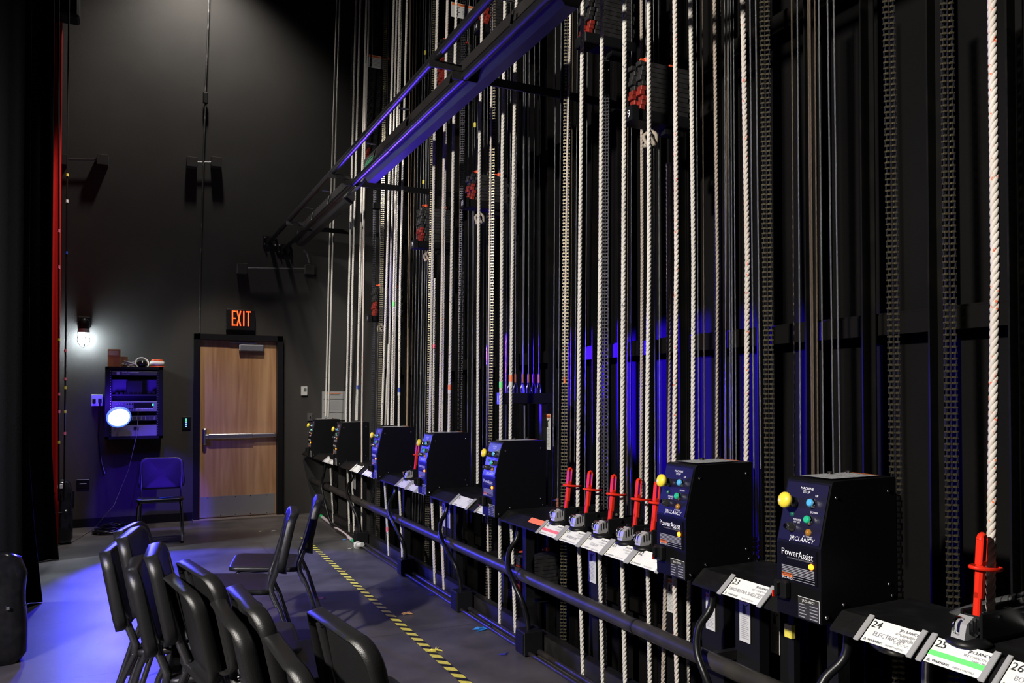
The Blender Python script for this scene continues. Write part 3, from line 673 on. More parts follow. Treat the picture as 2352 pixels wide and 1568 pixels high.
t = onp(.036, .085, [(.0125, .013), (.0125, .021), (.009, .023)], GREENB); t.build('down_button', pn)
t = onp(-.035, .052, [(.016, 0), (.016, .012), (.012, .014), (.012, .026), (.004, .028)], DARKCHROME); onpa(t, -.035, .052, [(.008, .026), (.008, .034)], CHROME); t.build('power_switch', pn)
t = onp(.036, .045, [(.012, 0), (.011, .005), (.004, .009)], AMBERD); t.build('target_lamp', pn)
t = onp(-.045, .095, [(.008, 0), (.007, .004), (.002, .006)], GREEND); t.build('ready_lamp', pn)
t = MB()
for s_, sz, u, v in (('MACHINE', .0125, -.0, .182), ('STOP', .0125, -.0, .17), ('UP', .010, .045, .162), ('DOWN', .009, .045, .108), ('POWER', .010, -.02, .076), ('OFF  ON', .007, -.02, .069), ('AT TARGET', .0075, .038, .028)):
    t.text(s_, sz, PS(u, v)+N_*.002, RD, sd, LET, 'c')
t.text("'JRCLANCY", .021, PS(-.04, .012)+N_*.002, RD, (sd+RD*.25).normalized(), LET); t.build('panel_lettering', pn)
lb = MB().quad(PF(-.072, .118), RD*.152, UPV*.112, LABELB, .001).build('product_label', pbx)
N2 = Vector((-1, 0, 0))
t = MB().text('Power', .030, PF(-.071, .200)+N2*.002, RD, UPV, LET, sx=.95).text('Assist', .033, PF(.004, .197)+N2*.002, RD, UPV, LET, sx=.8)
t.text('COUNTERWEIGHT AUTOMATION SYSTEM', .0058, PF(-.045, .190)+N2*.002, RD, UPV, LETG)
for k in range(6): t.add([PF(-.07, .165-k*.0052)+N2*.002, PF(.07, .165-k*.0052)+N2*.002, PF(.07, .1625-k*.0052)+N2*.002, PF(-.07, .1625-k*.0052)+N2*.002], [(0, 1, 2, 3)], LETG)
t.text("'JRCLANCY", .010, PF(-.07, .121)+N2*.002, RD, UPV, LET)
t.add([PF(-.02, .1235)+N2*.002, PF(.072, .1235)+N2*.002, PF(.072, .1218)+N2*.002, PF(-.02, .1218)+N2*.002], [(0, 1, 2, 3)], LETG)
t.add([PF(-.022, .1305)+N2*.0015, PF(.072, .1305)+N2*.0015, PF(.072, .1300)+N2*.0015, PF(-.022, .1300)+N2*.0015], [(0, 1, 2, 3)], LET); t.build('label_print', lb)
MB().quad(PF(-.07, .128)+N2*.001, RD*.046, UPV*.012, ORANGE, .001).text('WARNING', .008, PF(-.066, .131)+N2*.003, RD, UPV, INK).build('warning_stripe', lb)
MB().lathe([(.010, 0), (.009, .006), (.003, .01)], AMBER, 14, Matrix.Translation(PF(.058, .178)) @ N2.to_track_quat('Z', 'Y').to_matrix().to_4x4()).build('status_lamp', lb)
t = MB().quad(PF(.0, .005), RD*.09, UPV*.068, INK, .001)
for q in ((PF(0, .073), RD*.09, UPV*.0015), (PF(.0885, .005), RD*.0015, UPV*.068)): t.quad(q[0]+N2*.001, q[1], q[2], LET, .0006)
t.text("'JRCLANCY", .011, PF(.045, .06)+N2*.002, RD, UPV, LET, 'c')
for k in range(5): t.add([PF(.006, .052-k*.01)+N2*.0018, PF(.03+.006*(k % 2), .052-k*.01)+N2*.0018, PF(.03+.006*(k % 2), .049-k*.01)+N2*.0018, PF(.006, .049-k*.01)+N2*.0018, PF(.05, .052-k*.01)+N2*.0018, PF(.083, .052-k*.01)+N2*.0018, PF(.083, .049-k*.01)+N2*.0018, PF(.05, .049-k*.01)+N2*.0018], [(0, 1, 2, 3), (4, 5, 6, 7)], LETG)
t.build('rating_plate', pbx)
t = MB().box((-.014, .06, .085), (.028, .055, .06), BLACK2, bev=.006).box((-.035, .06, .09), (.02, .014, .045), GLOSS, bev=.004); sw = t.build('disconnect_switch', pbx)
MB().box((-.024, .088, .065), (.01, .004, .02), RED).build('switch_pointer', sw)
t = MB().quad((.07, .07, .4535), (.24, 0, .003), (0, -.145, 0), PAPER, -.0015)
MB().add([(.075, .065, .4585), (.3, .065, .4598), (.3, -.07, .4598), (.075, -.07, .4585)], [(0, 1, 2, 3)], mat('top label paper', (.46, .47, .48), .5, var=(90, (.25, .26, .28), .5, .6))).add([(.285, .065, .461), (.3, .065, .461), (.3, -.07, .461), (.285, -.07, .461)], [(0, 1, 2, 3)], ORANGE).build('top_label', pbx)
BOX_Y = []
for i, yf in enumerate(reversed(BXS)):
    o = pbx if i == 0 else copy_tree(pbx)
    wv = .095; yc = yf-wv; BOX_Y.append(yc); o.location = (FX, yc, BZ); o['label'] = NAMES[6-i]
BOX_Y.sort()

# locking rail segments between the boxes
RAILM = mat('black rail enamel', (.006, .006, .0065), .45, 0, spec=.3, bump=(80, .1), var=(14, (.012, .012, .013), .5, .75))
gaps = [(.55, BOX_Y[0]-.11)]+[(BOX_Y[k]+.11, BOX_Y[k+1]-.11) for k in range(6)]+[(BOX_Y[6]+.11, 10.4)]
RL = ['nearest length of black locking rail carrying cards 24 to 26', 'short length of locking rail carrying card 23', 'long length of locking rail carrying cards 18 to 22 and five rope locks', 'locking rail length between the middle and fourth control boxes', 'locking rail length with three white cards between the fourth and third boxes', 'locking rail length between the third and second control boxes', 'locking rail length between the two farthest control boxes', 'end piece of the locking rail at the far wall']
LX, LZ = 2.0, .768   # lip
for k, (y0, y1) in enumerate(gaps):
    t = MB().prism([(LX, LZ-.006), (LX, LZ+.004), (LX+.055, LZ+.052), (2.37, LZ+.056), (2.37, LZ-.05), (2.35, LZ-.05), (2.35, LZ+.045), (LX+.06, LZ+.04)], y0, y1, RAILM)
    t.prism([(2.3, -.8), (2.3, LZ-.05), (2.36, LZ-.05), (2.36, -.8)], y0+.02, y0+.07, RAILM)
    one(t, 'locking_rail', RL[k], 'rail', 'lengths of the locking rail')
# cards on the lip
SA = Vector((.055, 0, .048)); SU = SA.normalized(); SN = Vector((-SU.z, 0, SU.x))
def card(y0, y1, num, title='', stripe=None, label=None, full=True):
    o = thing('rail_card', label or f'white rail card {num} in a clear clip holder', 'label card', (LX, (y0+y1)/2, LZ), 'numbered cards on the locking rail')
    w_ = y0-y1; p0 = Vector((LX-.002, y0, LZ+.004))+SN*.004-SU*.012
    def C(u, v): return p0+RD*u*w_+SU*v*.088+SN*.0015
    MB().quad(C(.09, .02)-SN*.0015, RD*w_*.84, SU*.084, WHITE, .0015).build('card', o)
    t = MB()
    if num:
        t.text(num, .034, C(.11, .63)+SN*.001, RD, SU, INK)
        t.text("'JRCLANCY", .0125, C(.92, .76)+SN*.001, RD, SU, INK, 'r')
        t.text('SET CAPACITY', .010, C(.9, .60)+SN*.001, RD, SU, INKG, 'r'); t.text('1440 LBS', .010, C(.9, .46)+SN*.001, RD, SU, INKG, 'r')
        t.text('WARNING', .0105, C(.2, .08)+SN*.001, RD, SU, INK); t.text('INJURY HAZARD', .008, C(.52, .08)+SN*.001, RD, SU, INKG)
        q = C(.12, .07)+SN*.001; t.add([q, q+RD*.01, q+RD*.005+SU*.01, q+RD*.0025+SU*.002, q+RD*.0075+SU*.002, q+RD*.005+SU*.007], [(0, 1, 4, 3), (1, 2, 5, 4), (2, 0, 3, 5)], INK)
        if title: t.text(title, .022 if len(title) < 12 else .0195, C(.5, .32)+SN*.001, RD, SU, INKG, 'c', sx=.85)
        t.build('print', o)
        if num == '24':
            sc = MB()
            for k in range(3): sc.tube([C(.62+.02*i, .62-.17*k+.05*math.sin(i*2.1+k))+SN*.001 for i in range(14)], .0006, INKG, 4)
            sc.build('handwriting', o)
    if stripe:
        MB().quad(C(.09, .3)+SN*.001, RD*w_*.84, SU*.016, stripe, .0008).build('colour_tape', o)
    for u in (-.01, .93):
        MB().box((0, 0, 0), (w_*.095, .1, .007), CLIPM, Matrix.Translation(C(u+.04, .5)+SN*.003) @ Matrix(((RD.x, SU.x, SN.x, 0), (RD.y, SU.y, SN.y, 0), (RD.z, SU.z, SN.z, 0), (0, 0, 0, 1))), bev=.002).build('clip', o)
    return o
def YL(px): return LX/math.tan(math.atan((px-PX0)/FPX)+YAW)
CARDS = [(2282, 2420, '26', 'BORDER', None), (2110, 2262, '25', '', GREEN), (1968, 2096, '24', 'ELECTRIC #4', None), (1655, 1752, '23', 'ORCHESTRA SHELL #3', None),
         (1444, 1516, '22', '', None), (1387, 1443, '21', '', None), (1333, 1386, '20', 'LEGS #3', None), (1284, 1332, '19', 'BORDER #4', None), (1237, 1283, '18', '', PINK)]
for a, b_, num, ti, st in CARDS:
    card(YL(a), YL(b_), num, ti, st, {'26': 'white rail card 26, partly cut off by the right edge', '25': 'white rail card 25 with a green stripe', '24': 'white rail card 24 with a handwritten correction', '23': 'white rail card 23 between the two nearest control boxes', '18': 'white rail card 18 with a pink stripe'}.get(num, f'white rail card {num} in front of the rope locks'))
for a, b_, n_, lab in [(1095, 1119, '16', 'small white rail card beside the middle control box, partly behind it'), (1038, 1077, '14', 'small white rail card nearest the fourth control box'), (958, 979, '12', 'rightmost of three small white cards beside the fourth control box'), (936, 957, '11', 'middle one of three small white cards beside the fourth control box'), (912, 935, '10', 'leftmost of three small white cards beside the fourth control box'),
                  (851, 864, '8', 'small white card tight against the third control box'), (836, 850, '7', 'small white card second from the third control box'), (808, 824, '6', 'small white card alone on the rail right of the second box'), (757, 768, '3', 'small white card beside the second control box'), (745, 756, '2', 'small white card nearest the farthest control box')]:
    card(YL(a), YL(b_), n_, '', None, lab)
o = MB().quad(Vector((LX+.02, YL(1206), LZ+.028))+SN*.006, RD*(YL(1206)-YL(1240)), SU*.035, mat('orange tag', (.95, .22, .12), .5), .001)
one(o, 'orange_tag', 'blank orange tag on the rail left of card 18', 'tag')

# rope locks
lk = thing('rope_lock', 'x', 'rope lock', (0, 0, 0), 'rope locks with red handles')
t = MB().lathe([(.055, 0), (.058, .006), (.04, .018), (.02, .02)], BLACK2, 18, MX((-.11, 0, 0)))
for sy in (-.028, .028): t.box((.02, sy, .05), (.24, .008, .075), BLACK2, bev=.004)
t.box((.02, 0, .02), (.2, .05, .03), BLACK2); t.build('lock_body', lk)
t = MB()
for x in (-.02, .09): t.lathe([(.008, -.034), (.008, .034)], CHROME, 10, MX((x, 0, .068), (PI/2, 0, 0)))
t.build('bolt', lk)
t = MB().prism([(-.155, .02), (-.145, .06), (-.115, .078), (-.085, .06), (-.09, .03), (-.12, .012)], -.02, .02, CLIPM)
for k in range(4): t.box((-.135+k*.014, -.0, .05+k*.004), (.003, .044, .03), DARKCHROME)
t.build('clamp_cam', lk)
t = MB().torus((-.15, 0, .055), .022, .004, CHROME, MX((0, 0, 0), (PI/2, 0, 0)), 14, 6); t.build('keeper_ring', lk)
# handle with a slot
H0 = MX((-.075, 0, .045), (0, .1, 0)); t = MB()
t.box((0, 0, .045), (.017, .020, .10), RED, H0, .004); t.box((.004, 0, .12), (.025, .023, .10), RED, H0, .006)
for sx in (-1, 1): t.box((.004+sx*.009, 0, .205), (.0075, .022, .08), RED, H0, .003)
t.tube([(-.006, 0, .235), (-.003, 0, .247), (.004, 0, .252), (.011, 0, .247), (.014, 0, .235)], .006, RED, 8, True, H0, 1.7)
t.box((.004, 0, .172), (.025, .022, .02), RED, H0, .005); t.build('handle', lk)
t = MB().torus((0, 0, 0), .052, .0055, RED, MX((0, 0, 0), (0, .1, 0)), 26, 8)
t2 = MB(); t2.v = [(x*1.0-.032, y*.62, z+.20) for x, y, z in t.v]; t2.f = t.f; t2.m = t.m; t2.mats = t.mats; t2.smooth = t.smooth; t2.build('safety_ring', lk)
def YX(px, X_): return X_/math.tan(math.atan((px-PX0)/FPX)+YAW)
RTOP = LZ+.054; XR = 2.19; fst = True
for px, lab in [(2277, 'rope lock with red handle at card 25, nearest the camera'), (1528, 'rope lock half hidden behind the second nearest control box'), (1486, 'rope lock with red handle behind card 22'), (1428, 'rope lock with red handle behind card 21'), (1373, 'rope lock with red handle behind card 20'), (1326, 'rope lock with red handle behind card 19'), (972, 'rope lock with red handle beside the fourth control box')]:
    o = lk if fst else copy_tree(lk); fst = False
    o.location = (XR, YX(px, XR), RTOP); o['label'] = lab

# conduits rising from the floor boxes
def drop(pts, label, X0=2.16):
    one(MB().tube(pts, .016, COND, 8), 'riser_conduit', label, 'conduit', 'black risers below the control boxes')
def smooth(pts, n=5):
    P = [Vector(p) for p in pts]; out = []
    for i in range(len(P)-1):
        p0, p1, p2, p3 = P[max(i-1, 0)], P[i], P[i+1], P[min(i+2, len(P)-1)]
        for k in range(n):
            t_ = k/n; out.append(.5*((2*p1)+(-p0+p2)*t_+(2*p0-5*p1+4*p2-p3)*t_*t_+(-p0+3*p1-3*p2+p3)*t_**3))
    out.append(P[-1]); return out
RS = [('farthest', BOX_Y[6]), ('second farthest', BOX_Y[5]), ('third farthest', BOX_Y[4]), ('fourth', BOX_Y[3]), ('middle', BOX_Y[2]), ('second nearest', BOX_Y[1]), ('nearest', BOX_Y[0])]
JB = [YX(826, 2.1), YX(930, 2.1), YX(1056, 2.1), YX(1209, 2.1), YX(1655, 2.1), YX(1880, 2.1)]
for k, (nm, yb_) in enumerate(RS[1:]):
    yj = JB[k] if k < len(JB) else yb_
    drop(smooth([(2.17, yb_-.03, BZ), (2.16, yb_-.03, .64), (2.10, yb_+(yj-yb_)*.15, .56), (2.058, yb_+(yj-yb_)*.4, .48), (2.052, yb_+(yj-yb_)*.75, .40), (2.07, yj, .31), (2.10, yj, .22), (2.11, yj, .13)]), f'black riser conduit below the {nm} control box')
    if k < 5:
        o = thing('floor_junction_box', f'square black floor box at the foot of the riser below the {nm} control box', 'junction box', (2.115, yj, 0), 'floor junction boxes')
        MB().box((2.115, yj, .075), (.12, .12, .135), BLACK2, bev=.004).build('box_body', o); MB().box((2.053, yj, .075), (.004, .1, .11), BLACK).build('cover_plate', o)
yb_ = BOX_Y[6]
drop(smooth([(2.17, yb_-.05, BZ), (2.13, yb_-.1, .58), (2.055, yb_-.3, .45), (2.06, yb_-.5, .25), (2.1, yb_-.62, .05), (2.13, yb_-.9, .035), (2.13, JB[0]+.06, .035)]), 'black riser conduit below the farthest control box, bending along the floor')

# ------------------------------------------------------------------ ropes, wires and chains
def raw_mesh(name, v, f, m, smooth_=True):
    me = bpy.data.meshes.new(name); nv_, nf = len(v), len(f)
    me.vertices.add(nv_); me.vertices.foreach_set('co', v.astype('f4').ravel())
    me.loops.add(nf*4); me.loops.foreach_set('vertex_index', f.astype('i4').ravel())
    me.polygons.add(nf); me.polygons.foreach_set('loop_start', np.arange(nf, dtype='i4')*4)
    me.polygons.foreach_set('use_smooth', np.full(nf, smooth_)); me.update(calc_edges=True); me.materials.append(m)
    o = bpy.data.objects.new(name, me); COL.objects.link(o); return o
def twisted(pts, dia, m, name, pitchf=2.7, spp=8, sides=5, strands=3):
    P = np.array([list(p) for p in pts]); seg = np.linalg.norm(np.diff(P, axis=0), axis=1); s = np.concatenate([[0], np.cumsum(seg)])
    pitch = dia*pitchf; n = max(int(s[-1]/pitch*spp), 8); q = np.linspace(0, s[-1], n+1)
    C = np.stack([np.interp(q, s, P[:, k]) for k in range(3)], 1)
    V = []; F = []
    ring = np.arange(sides)*2*PI/sides
    for st in range(strands):
        a = 2*PI*q/pitch+st*2*PI/strands; rs = dia*.27; ro = dia*.235
        cx = C[:, 0]+ro*np.cos(a); cy = C[:, 1]+ro*np.sin(a); cz = C[:, 2]
        tx, ty = -np.sin(a)*2*PI*ro/pitch, np.cos(a)*2*PI*ro/pitch
        v = np.zeros((n+1, sides, 3))
        for j_ in range(sides):   # ring around the strand, tilted with the twist
            dx, dy = rs*math.cos(ring[j_]), rs*math.sin(ring[j_])
            v[:, j_, 0] = cx+dx; v[:, j_, 1] = cy+dy; v[:, j_, 2] = cz-(tx*dx+ty*dy)*np.sign(C[-1, 2]-C[0, 2])
        o0 = st*(n+1)*sides; idx = np.arange(n)[:, None]*sides+np.arange(sides)[None, :]; nx_ = np.arange(n)[:, None]*sides+(np.arange(sides)[None, :]+1) % sides
        F.append(np.stack([idx, nx_, nx_+sides, idx+sides], -1).reshape(-1, 4)+o0); V.append(v.reshape(-1, 3))
    return raw_mesh(name, np.concatenate(V), np.concatenate(F), m)
def line_pts(pp, X_, ztop=None, zbot=None):
    """pixel points from top to bottom on the plane x = X_, run on upwards and downwards"""
    P = [at(px, py, x=X_) for px, py in pp]
    if len(P) == 1: P = [P[0]+Vector((0, 0, .3)), P[0]]
    d0 = (P[0]-P[1]).normalized(); d1 = (P[-1]-P[-2]).normalized()
    if ztop is not None: P.insert(0, P[0]+d0*(ztop-P[0].z)/d0.z)
    if zbot is not None: P.append(P[-1]+d1*(zbot-P[-1].z)/d1.z)
    return P
def rope(pp, X_=XR, label='', m=None, dia=.024, group='white lift ropes', zbot=None, top=True, marks=()):
    m = m or ROPE; P = line_pts(pp, X_, None, zbot); y_ = P[0].y
    if top:
        d0 = (P[0]-P[1]).normalized(); P.insert(0, P[0]+d0*1.3)
    far = y_ > 6
    b0 = P[-1].copy(); loc = Vector((b0.x, b0.y, b0.z))
    o = thing('lift_rope', label, 'rope', tuple(loc), group)
    q = twisted([p-loc for p in reversed(P)], dia*random.uniform(.95, 1.05), m, 'strands', random.uniform(2.5, 2.9), 6 if far else 8, 4 if far else 6); q.parent = o
    for (py, m_) in marks:
        for a, b_ in zip(P[:-1], P[1:]):
            z = at(pp[0][0], py, x=X_).z
            if b_.z <= z <= a.z:
                c = b_.lerp(a, (z-b_.z)/(a.z-b_.z)); MB().tube([c-Vector((0, 0, .02)), c+Vector((0, 0, .02))], dia*.56, m_, 10).build('tape_mark', o)
    return o
BT = mat('blue tape')
G1 = 'ropes behind the two farthest control boxes'
rope([(774, 0), (755, 647), (748, 956)], label='leftmost white rope of all, behind the farthest control box', group=G1, zbot=None)
rope([(781, 0), (762, 650), (754, 957)], label='white rope second from the left, beside the leftmost one', group=G1, marks=[])
rope([(818, 0), (802, 650), (795, 968), (802, 1202)], label='white rope third from the left, passing behind the second box', group=G1, zbot=-.1)
rope([(828, 0), (810, 647), (804, 965), (813, 1209)], label='white rope fourth from the left', group=G1, zbot=-.1)
rope([(842, 0), (826, 650), (820, 965)], label='white rope fifth from the left with a small blue mark', group=G1, marks=[(888, BT)])
rope([(845, 120), (830, 650), (817, 965)], X_=2.3, label='white rope close behind the fifth one from the left', group=G1)
rope([(837, 435), (835, 650), (831, 965), (831, 1219)], label='white rope sixth from the left, thinner in view, right of the blue marked one', m=ROPER, dia=.02, group=G1, zbot=-.1)
rope([(759, 1075), (762, 1133)], label='short stretch of rope below the rail beside the farthest riser', group=G1, top=False, zbot=-.1)
G2 = 'ropes behind the third control box'
rope([(905, 0), (888, 650), (877, 976)], label='left rope of the bunch behind the third control box', group=G2)
rope([(893, 790), (885, 976)], X_=2.5, label='rope tail tied under the farthest numbered weight stack', m=ROPE, group=G2, top=False)
rope([(912, 0), (897, 650), (891, 976)], X_=2.25, label='rope in the middle of the bunch behind the third control box', group=G2)
rope([(919, 0), (905, 650), (899, 976)], label='rope right of centre in the bunch behind the third box, with a yellow green mark', group=G2, marks=[(693, GREEN)])
rope([(922, 0), (909, 650), (903, 976)], X_=2.3, label='rope half hidden by the yellow green marked rope', group=G2)
rope([(935, 0), (919, 650), (916, 976), (917, 1114), (924, 1276)], label='right rope behind the third box with blue and white tape marks', group=G2, marks=[(895, BT), (903, PAPER)], zbot=-.1)
rope([(883, 1100), (892, 1255)], label='rope below the rail under the third control box with a red mark', group=G2, top=False, zbot=-.1, marks=[(1212, PINK)])
G3 = 'ropes behind the fourth control box'
rope([(1005, 0), (997, 350), (987, 997), (992, 1150), (998, 1316)], label='white rope leftmost behind the fourth control box', group=G3, zbot=-.1)
rope([(999, 640), (995, 997)], X_=2.5, label='grey rope tail tied under the weight stack numbered 9', group=G3, top=False, marks=[(795, PINK)])
rope([(1028, 0), (1020, 350), (1010, 995), (1014, 1226), (1019, 1333)], label='rope with red tracer behind the fourth control box', m=ROPER, group=G3, zbot=-.1)
rope([(1021, 500), (1015, 995)], X_=2.3, label='rope close beside the red tracer rope', group=G3)
rope([(1048, 0), (1041, 350), (1031, 997)], label='white rope with an orange mark right of the red tracer rope', group=G3, marks=[(889, ORANGE), (897, PAPER)])
rope([(1108, 0), (1101, 350), (1098, 700), (1097, 1110)], label='single rope between the fourth and middle control boxes', m=ROPE, group=G3)
G4 = 'ropes beside the middle control box'
rope([(1160, 0), (1154, 350), (1150, 1000), (1148, 1197), (1148, 1354)], label='white rope with a yellow green mark behind the middle box', group=G4, zbot=-.1, marks=[(883, GREEN)])
rope([(1186, 0), (1180, 350), (1172, 1000), (1174, 1197), (1183, 1426)], label='white rope with orange mark passing number plate 15', group=G4, zbot=-.2, marks=[(868, ORANGE), (878, PAPER)])
rope([(1131, 0), (1127, 350), (1120, 990), (1120, 1170), (1123, 1388)], X_=2.3, label='thin red tracer rope against the chain left of the middle box', m=ROPER, dia=.015, group=G4, zbot=-.2)
rope([(1311, 0), (1303, 350), (1299, 650), (1297, 875)], X_=2.42, label='thin tan rope ending at an orange mark beside the chain', m=ROPER, dia=.014, group=G4, marks=[(872, ORANGE)])
G5 = 'ropes rising from the red handled locks'
rope([(1338, 0), (1333, 500), (1327, 1162), (1330, 1252), (1338, 1511)], label='rope rising from the lock behind card 19', group=G5, zbot=-.4)
rope([(1383, 0), (1379, 600), (1372, 1182), (1377, 1267), (1384, 1541)], label='rope rising from the lock behind card 20', group=G5, zbot=-.4)
rope([(1435, 0), (1432, 600), (1428, 1198), (1429, 1286), (1436, 1567)], label='rope rising from the lock behind card 21', group=G5, zbot=-.4)
rope([(1490, 0), (1491, 600), (1484, 1210), (1488, 1303), (1493, 1567)], label='rope rising from the lock behind card 22', group=G5, zbot=-.4)
rope([(1473, 0), (1475, 600), (1472, 1150)], X_=2.62, label='thinner dull rope close behind the rope of card 22', m=ROPET, dia=.021, group=G5)
rope([(1535, 375), (1536, 1070), (1529, 1324), (1523, 1567)], X_=2.35, label='tan rope starting below the knot under weight stack 19', m=ROPET, group=G5, top=False, zbot=-.4)
rope([(1550, 0), (1554, 600), (1548, 1075), (1549, 1337), (1555, 1567)], label='rope with red tracer in front of the second nearest control box', m=ROPER, group=G5, zbot=-.4)
rope([(1586, 0), (1593, 600), (1591, 1065), (1582, 1373), (1580, 1567)], X_=2.5, label='white rope right of the red tracer rope, behind the second nearest box', m=ROPE, group=G5, zbot=-.6)
rope([(1640, 0), (1647, 600), (1645, 1080)], X_=2.7, label='dull rope left of the wire bundle, above the second nearest box', m=ROPET, group=G5)
rope([(1706, 0), (1717, 600), (1714, 1080)], X_=2.62, label='red flecked dull rope above the right side of the second nearest box', m=ROPER, group=G5, dia=.027)
rope([(2279, 0), (2286, 620), (2277, 1250), (2275, 1395), (2281, 1568)], label='nearest and thickest white rope, at the right edge, with red tracer', m=ROPER, group=G5, zbot=-.2, dia=.025)

def wire(px_top, px_bot, X_, dia=.006, m=None, label='', py0=-60, py1=1160, group=None, zfloor=None):
    P = line_pts([(px_top, py0), (px_bot, py1)], X_)
    if zfloor is not None: P[-1] = P[0].lerp(P[1], (P[0].z-zfloor)/(P[0].z-P[1].z))
    o = MB().tube(P, dia/2, m or WIRE, 6); return one(o, 'steel_cable', label, 'cable', group)
WG = [('thin steel cables far left, behind the ropes of the third box', [(951, 933, WIREB), (958, 941, WIREB), (966, 947, 0), (974, 953, 0), (980, 960, 0), (988, 966, 0), (992, 972, 0)], 2.62),
      ('thin steel cables left of the middle box', [(1078, 1073, 0), (1088, 1082, 0), (1113, 1108, 0), (1121, 1116, 0), (1168, 1161, 0), (1058, 1052, WIREB)], 2.6),
      ('thin steel cables between card 18 and the middle box', [(1277, 1270, 0), (1290, 1281, 0)], 2.42),
      ('thin steel cables behind the ropes of cards 19 to 22', [(1316, 1309, WIREB), (1327, 1319, 0), (1350, 1343, 0), (1394, 1386, WIREB), (1451, 1449, 0), (1443, 1440, WIREB), (1501, 1505, 0), (1512, 1516, 0), (1398, 1396, 0)], 2.7),
      ('thin steel cables behind the second nearest box', [(1599, 1606, 0), (1613, 1619, WIREB), (1655, 1655, WIREB), (1664, 1668, 0), (1672, 1679, 0), (1678, 1684, 0), (1684, 1692, 0), (1672, 1664, WIREB)], 2.75),
      ('pair of steel cables left of the right chain', [(1722, 1734, 0), (1735, 1750, 0)], 2.4),
      ('steel cables above the nearest control box', [(1818, 1826, WIREB), (1831, 1840, 0), (1871, 1880, WIREB), (1880, 1893, 0), (1900, 1916, 0), (1914, 1931, 0)], 2.6)]
for lab, L_, X_ in WG:
    for a, b_, m_ in L_:
        py1 = 1165 if 'card 18 and' in lab else (1290 if 'pair' in lab else 1200)
        wire(a, b_, X_, .0075 if X_ < 2.65 else .007, m_ or WIRE, lab.replace('thin steel cables', 'thin steel cable').replace('steel cables', 'steel cable').replace('pair of steel cable', 'one of a pair of steel cables'), group=lab, py1=py1)
wire(1858, 1869, 2.62, .018, WIREB, 'thick twisted steel cable above the nearest control box', group=None)
wire(943, 933, 2.5, .011, mat('tan cord', (.3, .22, .14), .6), 'tan cord among the thin cables right of the third box ropes')
wire(1208, 1201, 2.5, .014, WIRE, 'thicker steel cable rising from the middle of spreader bar 15', py1=905)

def chain(pxt, pxb, X_, label, m=CHAINM, wd_=.042, pitch=.0205, py0=-60, py1=None, zb=-.3):
    A = at(pxt, py0, x=X_); B = at(pxb, 1100, x=X_); d_ = (B-A).normalized(); ln = (A.z-zb)/-d_.z
    n = int(ln/pitch); t = MB()
    # links stand in a plane facing the stage side and the camera
    e = Vector((.80, -.6, 0))
    for k in range(n):
        p = A+d_*pitch*k; w2 = wd_/2
        M = Matrix.Translation(p) @ Matrix(((e.x, -e.y, 0, 0), (e.y, e.x, 0, 0), (0, 0, 1, 0), (0, 0, 0, 1)))
        t.box((0, 0, 0), (wd_, .007, .0055), m, M)
        for sx in (-.5, .5): t.box((sx*wd_*.52, 0, 0), (.010, .012, .0075), m, M)
        for sx in (-1, 0, 1):
            off = (w2-.007) if k % 2 else (w2-.003)
            t.box((sx*off, 0, -pitch/2), (.0028, .010, pitch*.9), CHAIND, M)
    return one(t, 'roller_chain', label, 'chain', 'drive chains of the rope wall')
for a, b_, X_, lab, m_ in [(1755, 1768, 2.42, 'ladder like chain between the two nearest control boxes', CHAINM), (2040, 2057, 2.5, 'left one of the two chains right of the nearest control box', CHAINM), (2174, 2186, 2.5, 'rightmost chain, next to the nearest rope', CHAINM),
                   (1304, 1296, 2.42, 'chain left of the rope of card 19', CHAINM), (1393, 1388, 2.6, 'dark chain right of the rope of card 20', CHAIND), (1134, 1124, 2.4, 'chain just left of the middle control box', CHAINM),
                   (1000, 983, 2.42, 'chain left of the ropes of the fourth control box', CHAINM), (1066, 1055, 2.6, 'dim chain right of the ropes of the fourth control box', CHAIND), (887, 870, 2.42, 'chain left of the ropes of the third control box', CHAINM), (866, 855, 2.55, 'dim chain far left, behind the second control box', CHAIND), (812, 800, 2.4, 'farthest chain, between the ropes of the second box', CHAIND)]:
    chain(a, b_, X_, lab, m_)

# guide tracks, girts, wall steel
XTk = 2.98; y = .55; k = 0
TM = mat('black guide track', (.004, .004, .004), .7, 0, spec=.08, var=(6, (.008, .007, .006), .45, .7))
tr = None
while y < 10.3:
    if tr is None:
        t = MB().box((0, 0, 0), (.05, .008, 8.4), TM).box((.028, 0, 0), (.008, .06, 8.4), TM)
        tr = t.build('guide_track'); tag(tr, 'black vertical steel guide track standing against the wall behind the ropes', 'guide track', 'guide tracks behind the ropes'); o = tr
    else:
        o = tr.copy(); COL.objects.link(o)
    o.location = (XTk, y, 3.42); y += .33
for px, py, lab in [(1345, 812, 'dark horizontal steel girt across the guide tracks at eye level'), (1626, 147, 'dark horizontal steel girt across the guide tracks near the top of the picture')]:
    p = at(px, py, x=3.03); one(MB().box((3.05, 4.9, p.z), (.05, 11, .09), GIRT).box((3.07, 4.9, p.z+.05), (.08, 11, .008), GIRT), 'wall_girt', lab, 'steel beam')
p = at(1500, 1450, x=3.03); one(MB().box((3.05, 4.9, .12), (.05, 11, .08), GIRT), 'wall_girt', 'low horizontal steel girt below the guard pipe level', 'steel beam')

